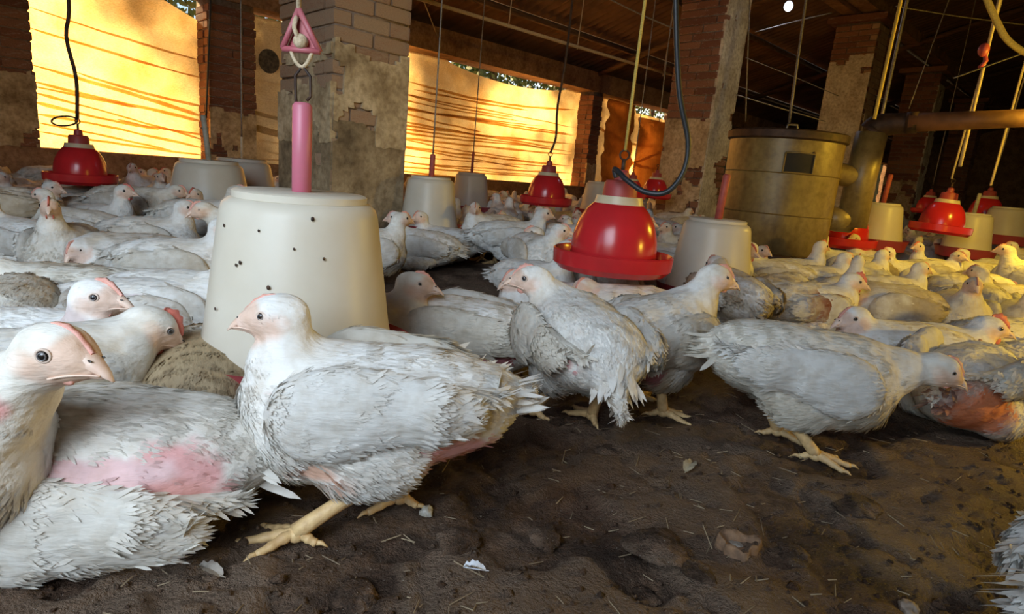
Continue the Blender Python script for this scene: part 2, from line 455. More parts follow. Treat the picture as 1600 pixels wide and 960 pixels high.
def blades(base, nrm, flow, L, W, lift, col, rs, curl=.35):
    """feather blades: base points, surface normals, flow; five points each; soft normals follow the surface"""
    n = len(base)
    t = flow - nrm * np.sum(flow * nrm, 1)[:, None]
    t /= np.linalg.norm(t, axis=1)[:, None] + 1e-9
    s = np.cross(nrm, t)
    ang = rs.normal(0, .22, n)[:, None]; t2 = t * np.cos(ang) + s * np.sin(ang); s = np.cross(nrm, t2); t = t2
    L = L[:, None]; W = W[:, None]; lift = lift[:, None]
    b0 = base - nrm * .0015
    p0 = b0 - s * W * .30; p1 = b0 + s * W * .30
    m = b0 + t * L * .45 + nrm * (lift * L * .45)
    q = b0 + t * L * .82 + nrm * (lift * L * .82 * (1 - curl * .6))
    tip = b0 + t * L + nrm * (lift * L * (1 - curl))
    V = np.stack([p0, p1, m + s * W * .5, m - s * W * .5, q + s * W * .36, q - s * W * .36, tip], 1).reshape(-1, 3)
    k = np.arange(n)[:, None] * 7
    Q = np.concatenate([k + np.array([[3, 2, 1, 0]]), k + np.array([[5, 4, 2, 3]])]); Tt = (k + np.array([[6, 4, 5]]))
    C = np.repeat(col[:, None], 7, 1); C[:, 4:] = np.clip(C[:, 4:] * 1.05, 0, 1); C[:, :2] *= .95
    N = np.repeat(nrm[:, None], 7, 1) + .10 * rs.normal(0, .5, (n, 1, 3)) + .10 * t[:, None]
    return V, Q, Tt, C.reshape(-1, 3), N.reshape(-1, 3)

def blade_mesh(name, V, Q, Tt, C, N):
    me = fast_mesh(name, V, Q, Tt); set_col(me, C); set_normals(me, N); return me

def sample_surface(V, Q, n, rs):
    q = V[Q]; d1 = q[:, 2] - q[:, 0]; d2 = q[:, 3] - q[:, 1]
    nr = np.cross(d1, d2); ar = np.linalg.norm(nr, axis=1); nr /= ar[:, None] + 1e-12
    i = rs.choice(len(Q), n, p=ar / ar.sum())
    u, v = rs.random((2, n, 1)); qq = q[i]
    p = (qq[:, 0]*(1-u) + qq[:, 1]*u)*(1-v) + (qq[:, 3]*(1-u) + qq[:, 2]*u)*v
    return p, nr[i]

def grid_sdf(fn, lo, hi, h):
    ax = [np.arange(a, b + h, h) for a, b in zip(lo, hi)]
    G = np.stack(np.meshgrid(*ax, indexing='ij'), -1)
    return surface_nets(fn(G), np.array(lo), h)

def chicken_meshes(pose, h=.008, nf=1500, seed=0, wing_f=220, leg_n=8, fl=1.0):
    """meshes of one chicken in its own frame, beak towards +x, feet on z = 0: dict part -> (mesh, material)"""
    rs = np.random.default_rng(seed + 100)
    out = {}
    f, s, u = pose.head_frame()
    lo = np.minimum([-.30, -.17, -.0], pose.hp - .09); hi = np.maximum([.22, .17, .33], pose.hp + .09); lo[2] = min(lo[2], .0) - .02
    def fn(p):
        d = pose.sdf(p)
        d = d + .0035 * (vnoise(p * 42, seed) - .5) + .006 * (vnoise(p * np.array([20, 26, 26]), seed + 5) - .5)
        if not pose.stand: d = np.maximum(d, .004 - p[..., 2])     # resting on the litter
        return d
    V, Q = grid_sdf(fn, lo, hi, h)
    me = raw_mesh('chicken', V, Q); col, bare = pose.colour(V, rs); set_col(me, col); me.materials.append(M['body'])
    out['body'] = me
    # plumage
    p, nr = sample_surface(V, Q, nf, rs)
    c, bare = pose.colour(p, rs); fl_dir, wn = pose.flow(p)
    keep = (rs.random(nf) > bare * .93) & ~((p[:, 2] < .012) & (not pose.stand))
    headd = np.linalg.norm(p - pose.hp, axis=1) / pose.hs; keep &= ~((headd < .05) & (rs.random(nf) < .2))
    p, nr, c, fl_dir, wn, headd = p[keep], nr[keep], c[keep], fl_dir[keep], wn[keep], headd[keep]
    n = len(p); small = np.clip((headd - .015) / .085, .42, 1)
    belly = np.clip((pose.c0[2] - p[:, 2]) / .08, 0, 1) * (1.0 if pose.stand else .35)
    fine = min(1.0, (3200 / nf) ** .5)
    L = (.022 + .012 * rs.random(n)) * small * fl * (1 + .5 * belly); W = L * (.34 - .08 * wn - .08 * belly) * (.25 + .75 * fine) * (.7 + .6 * rs.random(n))
    lift = .01 + .06 * rs.random(n) + .15 * belly * rs.random(n) + .12 * (rs.random(n) < .06)
    c = c * (1 - .09 * rs.random(n)[:, None] ** 2)
    parts = [blades(p, nr, fl_dir, L, W, lift, c, rs)]
    # tail fan
    nt = 40; root = pose.T((-.20, 0, .21)); tipd = unit(pose.T((-.30, 0, .205 + pose.tailup * 1.6)) - root)
    a = np.linspace(-.55, .55, nt); side = np.array([0, 1.0, 0]); upv = unit(np.cross(tipd, side))
    if upv[2] < 0: upv = -upv
    bp = root + side * np.sin(a)[:, None] * .030 + upv * rs.uniform(-.03, .03, nt)[:, None]
    td = tipd + side * np.sin(a)[:, None] * .5 + upv * rs.uniform(-.35, .25, nt)[:, None]
    nn = np.repeat(upv[None], nt, 0) + side * np.sin(a)[:, None] * 1.2; nn /= np.linalg.norm(nn, axis=1)[:, None]
    cc, _ = pose.colour(bp, rs)
    parts.append(blades(bp, nn, td, rs.uniform(.06, .095, nt), rs.uniform(.009, .017, nt), rs.uniform(-.1, .12, nt), cc, rs))
    Vs, Qs, Ts, Cs, Ns = [], [], [], [], []; k = 0
    for v, q, t, c_, n_ in parts:
        Vs.append(v); Qs.append(q + k); Ts.append(t + k); Cs.append(c_); Ns.append(n_); k += len(v)
    me = blade_mesh('plumage', np.concatenate(Vs), np.concatenate(Qs), np.concatenate(Ts), np.concatenate(Cs), np.concatenate(Ns))
    me.materials.append(M['feather']); out['plumage'] = me
    # wings
    W_ = pose.fat * (1.0 if pose.stand else 1.06)
    for sg in (1, -1):
        def wf(p):
            y = sg * W_; p = p + pose.drop
            d = sd_ell(p, pose.T((.035, y*.108, .200)), (.088, .026, .070), pose.Rt @ rot_y(.15))
            d = smin(d, sd_ell(p, pose.T((-.055, y*.106, .213)), (.110, .022, .052), pose.Rt @ rot_y(-.12)), .03)
            d = smin(d, sd_cap(p, pose.T((-.10, y*.098, .218)), pose.T((-.195, y*.060, .222)), .030, .010), .025)
            return d + .004 * (vnoise(p * 40, seed + 3) - .5)
        V2, Q2 = grid_sdf(wf, [-.26, min(0, sg*.19), -.02], [.17, max(0, sg*.19), .33], h)
        p, nr = sample_surface(V2, Q2, wing_f, rs)
        ok = nr[:, 1] * sg > -.2; p, nr = p[ok], nr[ok]; n = len(p)
        c0, _ = pose.colour(V2, rs, False); c1, _ = pose.colour(p, rs, False); c1 = c1 * (1 - .10 * rs.random(n)[:, None] ** 2)
        back = np.clip((.08 - (p - pose.c0)[:, 0]) / .2, 0, 1)
        fine = min(1.0, (700 / wing_f) ** .5); L = .018 + .018 * back + .008 * rs.random(n); W = (.0085 + .003 * back) * (.25 + .75 * fine)
        fd = np.repeat((np.array([[-1, 0, -.10]]) @ pose.Rt.T), n, 0); fd[:, 1] += -sg * .15 * back
        v, q, t, cc, nn = blades(p, nr, fd, L, W, -.01 + .03 * rs.random(n), c1, rs, .9)
        # long quills along the rear lower edge
        nq = 11; tq = np.linspace(0, .8 if pose.stand else .5, nq)
        b = np.array([pose.T((.02 - .13*x, sg*W_*(.128 - .022*x), .168 + .040*x)) for x in tq]) - pose.drop
        nq_ = np.repeat(np.array([[0, sg*1.0, -.10]]), nq, 0); nq_ /= np.linalg.norm(nq_, axis=1)[:, None]
        fq = np.repeat(np.array([[-1.0, -sg*.16, .24]]) @ pose.Rt.T, nq, 0)
        cq, _ = pose.colour(b, rs, False)
        v2, q2, t2, cc2, nn2 = blades(b, nq_, fq, (.075 if pose.stand else .05) + .02 * rs.random(nq), np.full(nq, .015), np.full(nq, .0), cq, rs, 1)
        k1 = len(V2); k2 = k1 + len(v)
        me = fast_mesh('wing', np.concatenate([V2, v, v2]), np.concatenate([Q2, q+k1, q2+k2]), np.concatenate([t+k1, t2+k2]))
        set_col(me, np.concatenate([c0, cc, cc2]))
        vn = np.zeros((k2 + len(v2)) * 3, np.float32); me.vertices.foreach_get('normal', vn); vn = vn.reshape(-1, 3).astype(float)
        vn[k1:k2] = nn; vn[k2:] = nn2; set_normals(me, vn)
        me.materials.append(M['feather']); out['wing_%d' % (0 if sg > 0 else 1)] = me
    # beak: upper mandible hooks over the shorter lower one
    mb = MB(); n = leg_n + 2; m = 7; a = np.arange(n) * 2 * math.pi / n
    ring = []
    for i in range(m):
        t = i / (m - 1); fx = .030 + .037 * t; cz = .002 - .004 * t - .011 * t * t
        hw = .0128 * (1 - t) ** .7 + .0014; hh = .0132 * (1 - t) ** .72 + .0014
        ring.append([pose.H(fx, hw * math.cos(x), cz + hh * (math.sin(x) if math.sin(x) > 0 else .45 * math.sin(x))) for x in a])
    mb.add(np.array(ring).reshape(-1, 3), [(i*n+j, i*n+(j+1)%n, (i+1)*n+(j+1)%n, (i+1)*n+j) for i in range(m-1) for j in range(n)] + [tuple((m-1)*n+j for j in range(n))])
    ring = []
    for i in range(5):
        t = i / 4; fx = .026 + .036 * t; cz = -.0115 + .001 * t
        hw = .0104 * (1 - t) ** .7 + .0010; hh = .0050 * (1 - t) ** .6 + .0010
        ring.append([pose.H(fx, hw * math.cos(x), cz + hh * math.sin(x)) for x in a])
    mb.add(np.array(ring).reshape(-1, 3), [(i*n+j, i*n+(j+1)%n, (i+1)*n+(j+1)%n, (i+1)*n+j) for i in range(4) for j in range(n)] + [tuple(4*n+j for j in range(n))])
    if h < .0065:
        for sg in (1, -1): mb.tube(spline([pose.H(.058, sg*.0062, -.0078), pose.H(.046, sg*.0112, -.0082), pose.H(.030, sg*.0165, -.0115), pose.H(.016, sg*.0215, -.0165)], 12), .0013, 6)
        nm_ = MB()
        for sg in (1, -1): nm_.ball(pose.H(.0475, sg*.0074, .0052), (.0032, .0010, .0014), 8, 5, np.stack([f, s, u], 1))
        out['nostril'] = nm_.mesh('nostril'); out['nostril'].materials.append(M['eye'])
    out['beak'] = mb.mesh('beak'); out['beak'].materials.append(M['beak'])
    # comb: a low serrated ridge from the beak over the forehead
    mb = MB(); pts = []; k = 9
    for i in range(k):
        t = i / (k - 1); fx = .044 - .046 * t; z0 = .009 + .020 * math.sin(min(1, t * 1.15) * math.pi / 2)
        hgt = pose.comb * (.003 + .0075 * math.sin(math.pi * min(1, t * 1.05)) ** .8 * (1.0 if i % 2 else .62))
        for (sy, uz) in ((.0032, z0 - .004), (.0022, z0 + hgt), (-.0022, z0 + hgt), (-.0032, z0 - .004)): pts.append(pose.H(fx, sy, uz))
    mb.add(pts, [(i*4+j, i*4+(j+1)%4, (i+1)*4+(j+1)%4, (i+1)*4+j) for i in range(k-1) for j in range(4)] + [(0, 1, 2, 3), tuple((k-1)*4 + q for q in (3, 2, 1, 0))])
    out['comb'] = mb.mesh('comb'); out['comb'].materials.append(M['comb'] if pose.comb > 1.1 else M['pale_comb'])
    mb = MB(); RH = np.stack([f, s, u], 1)
    for sg in (1, -1): mb.ball(pose.H(.024, sg*.009, -.020 - .005*(pose.comb > 1)), (.010, .003, .008 * max(.6, pose.comb)), 8, 6, RH)
    out['wattle'] = mb.mesh('wattle'); out['wattle'].materials.append(M['comb'] if pose.comb > 1.1 else M['pale_comb'])
    # eyes
    for k, sg in enumerate((1, -1)):
        e = MB(); c = pose.H(.0135, sg*.0215, .007); e.ball(c, .0062 * pose.hs, 12, 8)
        if h < .0065:
            od = unit(s * sg + f * .28)
            e2 = np.array(c)
            a2 = np.arange(20) * 2 * math.pi / 20; uu = unit(np.cross(od, u)); vv = np.cross(od, uu)
            me = e.mesh('eye'); me.materials.append(M['eye'])
            r1 = MB(); r1.tube([e2 + od*.0030 + .0074*(math.cos(x)*uu + math.sin(x)*vv*.92) for x in np.append(a2, a2[:1])], .0015, 6, False)
            out['eyelid_%d' % k] = r1.mesh('eyelid'); out['eyelid_%d' % k].materials.append(M['eye_ring'])
            r2 = MB(); r2.tube([e2 + od*.0056 + .0041*(math.cos(x)*uu + math.sin(x)*vv) for x in np.append(a2, a2[:1])], .0009, 6, False)
            out['iris_%d' % k] = r2.mesh('iris'); out['iris_%d' % k].materials.append(M['iris'])
        else: me = e.mesh('eye'); me.materials.append(M['eye'])
        out['eye_%d' % k] = me
    # legs
    if pose.stand:
        legs = pose.legs or [((-.03, .055, .115), (.0, .06, .0), 0), ((-.03, -.055, .115), (.02, -.06, .0), 0)]
        for k, (hock, foot, toe) in enumerate(legs):
            mb = MB(); hock = np.array(hock, float); foot = np.array(foot, float)
            ank = foot + np.array([0, 0, .020])
            mb.tube(spline([hock + (hock - ank) * .25, hock, hock*.5 + ank*.5 + [.002, 0, 0], ank], 12), np.interp(np.linspace(0, 1, 13), [0, .25, .6, 1], [.017, .0155, .0115, .0135]), leg_n)
            mb.ball(ank - [0, 0, .004], (.015, .015, .013), leg_n + 2, 6)
            fd = rot_z(math.radians(toe)) @ np.array([1.0, 0, 0])
            for ta, ln in ((-34, .062), (2, .075), (36, .060), (168, .032)):
                d = rot_z(math.radians(ta)) @ fd
                pts = [ank - [0, 0, .003], ank + d*ln*.3 + [0, 0, -.004], ank + d*ln*.65 + [0, 0, -.010], ank + d*ln + [0, 0, -.0155]]
                sp = spline(pts, 12); tt = np.linspace(0, 1, len(sp))
                mb.tube(sp, .0105 * (1 - .45*tt) * (1 + .10*np.sin(tt*22)), leg_n)
                cl = ank + d*ln + [0, 0, -.0145]
                mb.tube([cl - d*.004, cl + d*.008 + [0, 0, .001], cl + d*.018 + [0, 0, -.005]], [.0052, .0038, .0008], 6)
            out['leg_%d' % k] = mb.mesh('leg'); out['leg_%d' % k].materials.append(M['leg'])
    return out

PART_NAME = {'plumage': 'plumage', 'wing_0': 'wing', 'wing_1': 'wing', 'beak': 'beak', 'nostril': 'nostril', 'comb': 'comb', 'wattle': 'wattle', 'eye_0': 'eye', 'eye_1': 'eye', 'leg_0': 'leg', 'leg_1': 'leg'}
def chicken_from(meshes, loc, yaw, scale, label, group=None, roll=0.0):
    """the body mesh is the thing; its plumage, wings, beak, comb, wattle, eyes and legs are its parts"""
    r = link('chicken', meshes['body']); r.location = (loc[0], loc[1], (floor_z(loc[0], loc[1]) if loc[1] < 4 else -.004) - .002); r.rotation_euler = (roll, 0, math.radians(yaw)); r.scale = (scale,) * 3
    tag(r, label, 'chicken', group)
    eyes = {}
    for k, nm in PART_NAME.items():
        if k in meshes:
            o = link(nm, meshes[k], None, r)
            if k == 'plumage': o['kind'] = 'stuff'
            if k.startswith('eye'): eyes[k[-1]] = o
    for k in meshes:
        if k.startswith('eyelid'): link('eyelid', meshes[k], None, eyes[k[-1]])
        if k.startswith('iris'): link('iris', meshes[k], None, eyes[k[-1]])
    return r
# ------------------------------------------------------------------ the shed
# bulbs: a warm one out of frame on the right, a second added unseen for the crowd, a cold one high between the pillars
def bulb(name, loc, col, strength, energy, r, label, top):
    root = empty(name, loc); tag(root, label, 'lamp')
    m, nt, b = new_mat(name + '_glow'); b.inputs['Emission Color'].default_value = (*col, 1); b.inputs['Emission Strength'].default_value = strength
    g = MB(); g.ball((0, 0, 0), (r, r, r * 1.15), 16, 10); o = g.build('glass', m, root); o.visible_shadow = True
    h = MB(); h.lathe([(.0, r*2.4), (r*.5, r*2.4), (r*.5, r*1.0), (.0, r*.9)], 16); h.build('socket', M['dark_metal'], root)
    w = MB(); w.tube([(0, 0, r*2.4), (0.01, 0, top - loc[2])], .004, 6); w.build('flex', M['black_rope'], root)
    L = light(name + '_light', 'POINT', tuple(np.array(loc) - [0, 0, r * 1.3]), energy, col, shadow_soft_size=r)
    return root
bulb('warm_bulb', (2.3, 1.2, .62), (1.0, .64, .06), 25, 52, .05, 'near warm yellow bulb hanging low to the right of the walking chicken', 3.9)
bulb('warm_bulb', (3.35, 3.15, 1.35), (1.0, .64, .05), 25, 100, .05, 'added unseen warm yellow bulb brightening the right side of the flock', 3.9)  # added out of view to throw yellow light on the right-hand flock
bulb('cold_bulb', tuple(at_depth(1232, 10, 6.0)), (.62, .74, 1.0), 30, 4, .036, 'small bluish white bulb high between the two middle pillars', 3.9)

# floor: trodden litter with lumps, one continuous surface
yy = np.concatenate([np.linspace(-.9, .35, 26)[:-1], .35 * np.exp(np.linspace(0, math.log(30 / .35), 460))])
uu = np.linspace(-1, 1, 430)
Y, U = np.meshgrid(yy, uu, indexing='ij')
X = U * (1.6 + np.maximum(Y, 0) * 1.05)
pp = np.stack([X, Y, X * 0], -1)
wp = pp + .05 * np.stack([fbm(pp * 7, 31, 3), fbm(pp * 7, 32, 3), pp[..., 2]], -1)
rid = 1 - np.abs(2 * fbm(wp * 6.0, 12, 4) - 1)                         # cracks and ridges
z = .024 * (fbm(pp * 3.0, 1, 4) - .5) + .022 * (fbm(pp * 11, 4, 4) - .5) + .013 * (fbm(pp * 37, 8, 3) - .5) + .006 * (vnoise(pp * 90, 9) - .5)
flat = np.clip((fbm(wp * 5.5 + 9, 21, 4) - .50) * 14, 0, 1)            # caked crusts standing above the loose litter
z = z * (1 - .45 * flat) + .014 * flat - .012 * np.clip((rid - .90) * 10, 0, 1)
fade = np.exp(-np.maximum(Y - 3, 0) / 2); z = z * fade - .006
n0, n1 = z.shape
FLOORZ = (yy, z)
def floor_z(x, y):
    i = min(max(np.searchsorted(yy, y), 0), n0 - 1); u = x / (1.6 + max(y, 0) * 1.05); j = int(np.clip((u + 1) / 2 * (n1 - 1), 0, n1 - 1)); return FLOORZ[1][i, j]
Vf = np.stack([X, Y, z], -1).reshape(-1, 3); idx = np.arange(n0 * n1).reshape(n0, n1)
Qf = np.stack([idx[:-1, :-1], idx[:-1, 1:], idx[1:, 1:], idx[1:, :-1]], -1).reshape(-1, 4)
m, nt, b = new_mat('trodden_litter')
na = noise_node(nt, 4.5, 7, .62); nb_ = noise_node(nt, 30, 6, .7); nc = noise_node(nt, 150, 4, .7); nd = noise_node(nt, 330, 2, .5)
r1 = ramp(nt, na.outputs[0], [(.30, (.042, .022, .013)), (.46, (.115, .068, .042)), (.58, (.22, .145, .098)), (.70, (.32, .235, .17))])
r2 = ramp(nt, nb_.outputs[0], [(.28, (.35, .30, .28)), (.50, (.9, .9, .9)), (.70, (1.45, 1.35, 1.25))])
c = mixrgb(nt, 1.0, r1.outputs[0], r2.outputs[0], 'MULTIPLY')
ca = nt.nodes.new('ShaderNodeAttribute'); ca.attribute_name = 'crust'; c = mixrgb(nt, ca.outputs['Fac'], c, (.27, .185, .125))
ne = noise_node(nt, 2.3, 3, .5, off=(4, 2, 0)); r5 = ramp(nt, ne.outputs[0], [(.50, 0.0), (.68, .55)]); c = mixrgb(nt, r5.outputs[0], c, (.13, .058, .028))
r3 = ramp(nt, nc.outputs[0], [(.64, 0.0), (.72, .55)]); c = mixrgb(nt, r3.outputs[0], c, (.36, .25, .15))
r4 = ramp(nt, nd.outputs[0], [(.69, 0.0), (.74, .8)]); c = mixrgb(nt, r4.outputs[0], c, (.50, .44, .36))
nt.links.new(c, b.inputs['Base Color']); b.inputs['Roughness'].default_value = .72; b.inputs['Specular IOR Level'].default_value = .30
add = nt.nodes.new('ShaderNodeMath'); add.operation = 'ADD'; nt.links.new(nb_.outputs[0], add.inputs[0]); nt.links.new(nc.outputs[0], add.inputs[1])
bump(nt, b, add.outputs[0], 1.0, .022)
M['floor'] = m
fm_ = raw_mesh('floor', Vf, Qf); at__ = fm_.attributes.new('crust', 'FLOAT', 'POINT'); at__.data.foreach_set('value', (flat * (.35 + .65 * fbm(pp * 9 + 3, 41, 3))).astype(np.float32).ravel())
fl = link('floor', fm_, M['floor']); fl['kind'] = 'structure'

# bricks: one mesh shared by every brick, sized per object
def brick_mesh():
    mb = MB(); e = .012
    lo, hi = np.array([-.5, -.5, -.5]), np.array([.5, .5, .5])
    V = []; 
    for zz, k in ((-.5, .94), (-.42, 1.0), (.42, 1.0), (.5, .94)):
        V += [(-.5*k, -.5*k, zz), (.5*k, -.5*k, zz), (.5*k, .5*k, zz), (-.5*k, .5*k, zz)]
    F = [(3, 2, 1, 0), (12, 13, 14, 15)]
    for i in range(3):
        for j in range(4): F.append((i*4+j, i*4+(j+1) % 4, (i+1)*4+(j+1) % 4, (i+1)*4+j))
    mb.add(V, F); return mb.mesh('brick', False)
BR = {'brick': brick_mesh(), 'brick_pale': brick_mesh()}
for k in BR: BR[k].materials.append(M[k])
def lay(parent, s0, s1, l0, l1, z0, z1, kind='brick', jit=.006):
    o = bpy.data.objects.new('brick', BR[kind]); COL.objects.link(o); o.parent = parent
    c = P((s0+s1)/2 + random.uniform(-jit, jit), (l0+l1)/2 + random.uniform(-jit, jit), (z0+z1)/2 + random.uniform(-.002, .002))
    o.location = tuple(c); o.rotation_euler = (0, random.uniform(-.012, .012), math.radians(45) + random.uniform(-.02, .02))
    o.scale = (s1 - s0, l1 - l0, z1 - z0)

def plaster_sheet(parent, name, axis, fixed, a0, a1, z0, z1, mat, cover, seed, th=.014, cell=.028):
    """a ragged coat of plaster on a face: cells are left off where the coat has fallen away; axis 's' = face of constant l, 'l' = face of constant s"""
    na_, nz_ = max(2, int((a1-a0)/cell)), max(2, int((z1-z0)/cell))
    A = np.linspace(a0, a1, na_+1); Z = np.linspace(z0, z1, nz_+1); AA, ZZ = np.meshgrid(A, Z, indexing='ij')
    nz = fbm(np.stack([AA*5, ZZ*6, AA*0 + seed], -1), seed, 4)
    d = th * (.75 + .5 * fbm(np.stack([AA*13, ZZ*13, AA*0], -1), seed+2, 3))
    keepv = cover(AA, ZZ, nz)
    keep = keepv[:-1, :-1] & keepv[1:, :-1] & keepv[1:, 1:] & keepv[:-1, 1:]
    jit = (np.random.default_rng(seed).random((2,) + AA.shape) - .5) * cell * .5
    AJ, ZJ = AA + jit[0], ZZ + jit[1]; AJ[0] = a0; AJ[-1] = a1
    def pt(a, zz, dd):
        return P(a, fixed - dd, zz) if axis == 's' else P(fixed - dd, a, zz)
    top = {}; mb = MB(); V = []; F = []
    def vid(i, j, lay_):
        k = (i, j, lay_)
        if k not in top: top[k] = len(V); V.append(pt(AJ[i, j], ZJ[i, j], d[i, j] if lay_ else -.02))
        return top[k]
    I, J = keep.shape
    for i in range(I):
        for j in range(J):
            if not keep[i, j]: continue
            q = [(i, j), (i+1, j), (i+1, j+1), (i, j+1)]
            F.append(tuple(vid(*x, 1) for x in q))
            for (p0, p1), (di, dj) in zip(((0, 1), (1, 2), (2, 3), (3, 0)), ((0, -1), (1, 0), (0, 1), (-1, 0))):
                ii, jj = i+di, j+dj
                if not (0 <= ii < I and 0 <= jj < J and keep[ii, jj]):
                    F.append((vid(*q[p1], 1), vid(*q[p0], 1), vid(*q[p0], 0), vid(*q[p1], 0)))
    if not V: return
    if axis == 'l': F = [f[::-1] for f in F]
    mb.add(V, F); return mb.build(name, mat, parent, smooth=False)

CH, MJ = .082, .010                        # course height, mortar joint
def pillar(s0, l0, w, d, top, label, faces=('brick', 'brick'), zmin=0.0):
    """square brick pillar; the two faces towards the camera are laid brick by brick in alternating courses"""
    root = empty('brick_pillar', P(s0 + w/2, l0 + d/2, 0)); root['kind'] = 'structure'; root['label'] = label
    inv = -np.array(root.location)
    T = 0.10
    core = MB(); core.slbox(s0 + .012, s0 + w, l0 + .012, l0 + d, -.05, top)
    o = core.build('mortar_core', M['mortar'], None); o.parent = root; o.location = tuple(inv)
    holder = []
    nC = int((top - zmin) / CH)
    for k in range(nC):
        z0 = zmin + k*CH; z1 = z0 + CH - MJ
        if k % 2 == 0:
            m_ = s0 + w * .5
            segs = [(s0, m_ - MJ/2, l0, l0+T, 0), (m_ + MJ/2, s0+w, l0, l0+T, 0), (s0, s0+T, l0+T+MJ, l0+T+MJ+(d-T)*.55, 1), (s0, s0+T, l0+T+2*MJ+(d-T)*.55, l0+d, 1)]
        else:
            m_ = l0 + d * .45
            segs = [(s0, s0+T, l0, m_ - MJ/2, 1), (s0, s0+T, m_ + MJ/2, l0+d, 1), (s0+T+MJ, s0+T+MJ+(w-T)*.6, l0, l0+T, 0), (s0+T+2*MJ+(w-T)*.6, s0+w, l0, l0+T, 0)]
        for a, b2, c, dd, f in segs:
            lay_kind = faces[f]
            lay(root, a, b2, c, dd, z0, z1, lay_kind)
    for ch in root.children:
        if ch.name.startswith('brick'): ch.location = tuple(np.array(ch.location) + inv)
    return root, inv
def coat(root, inv, *a, **k):
    o = plaster_sheet(root, 'plaster', *a, **k)
    if o: o.location = tuple(inv)

ROW = 3.38
p1, i1 = pillar(1.66, 3.15, .47, .66, 3.35, 'thick brick pillar with flaking plaster behind the large near feeder', ('brick_pale', 'brick_pale'))
coat(p1, i1, 's', 3.15, 1.66, 2.13, .62, 1.25, M['plaster'], lambda a, z_, n: (n > .37) & (z_ < 1.17 + .22*(n-.5)), 31)
coat(p1, i1, 'l', 1.66, 3.15, 3.81, .62, 1.25, M['plaster'], lambda a, z_, n: (n > .40) & (z_ < 1.12 + .2*(n-.5)), 32)
coat(p1, i1, 's', 3.15, 1.66, 2.13, 0, .80, M['plaster_dark'], lambda a, z_, n: (n > .30) & (z_ < .74 + .3*(n-.5)), 33, th=.008)
coat(p1, i1, 'l', 1.66, 3.15, 3.81, 0, .80, M['plaster_dark'], lambda a, z_, n: (n > .30) & (z_ < .70 + .3*(n-.5)), 34, th=.008)
p2, i2 = pillar(6.36, 3.54, .48, .56, 3.35, 'brick pillar left of the metal brooder drum, its right face whitewashed', ('brick', 'brick'))
coat(p2, i2, 's', 3.54, 6.36, 6.84, 0, 3.3, M['plaster_white'], lambda a, z_, n: (n > .28), 41)
coat(p2, i2, 'l', 6.36, 3.54, 4.10, 0, 1.3, M['plaster'], lambda a, z_, n: (n > .36) & (z_ < 1.3 + .5*(n-.5)), 42)
p3, i3 = pillar(10.62, 3.38, .48, .62, 3.22, 'brick pillar behind the metal brooder drum', ('brick_pale', 'brick'))
coat(p3, i3, 'l', 10.62, 3.38, 4.0, 0, 2.75, M['plaster_white'], lambda a, z_, n: (n > .24) & (z_ < 2.75 + .7*(n-.5)), 51, cell=.045)
coat(p3, i3, 's', 3.38, 10.62, 11.1, 0, 1.9, M['plaster'], lambda a, z_, n: (n > .42), 52, cell=.045)
p4, i4 = pillar(14.95, 3.45, .48, .62, 3.22, 'dark brick pillar right of the brooder flue, behind the sloping pipe', ('brick', 'brick'))
coat(p4, i4, 's', 3.45, 14.95, 15.43, 0, 3.0, M['plaster_white'], lambda a, z_, n: (n > .30), 61, cell=.05)
coat(p4, i4, 'l', 14.95, 3.45, 4.07, 0, 1.1, M['plaster'], lambda a, z_, n: (n > .40), 62, cell=.05)
p5, i5 = pillar(19.3, 3.4, .48, .6, 3.22, 'farthest dim brick pillar near the right edge')
# beam over the row of pillars, resting on a corbelled ledge
bm = MB(); bm.slbox(-2.5, 26.5, 3.42, 3.95, 3.36, 3.62); o = bm.build('trim_1', M['wall_brick'], smooth=False); o['kind'] = 'structure'
for (s0, l0) in ((10.62, 3.38), (14.95, 3.45), (19.3, 3.4)):
    for k in range(4):
        for q in (0, 1):
            x0 = s0 - .10 + q*.36; lay(p3 if s0 < 12 else (p4 if s0 < 16 else p5), x0, x0 + .34, l0 - .10 + .0*k, l0 + .74, 3.22 + k*.0 + .0, 3.32 if k == 0 else 3.32, 'brick') if k == 0 else None
for r_, iv in ((p3, i3), (p4, i4), (p5, i5)):
    for ch in r_.children:
        if ch.name.startswith('brick') and abs(ch.location.z - 3.27) < .02 and ch.location.length > 5: ch.location = tuple(np.array(ch.location) + iv)

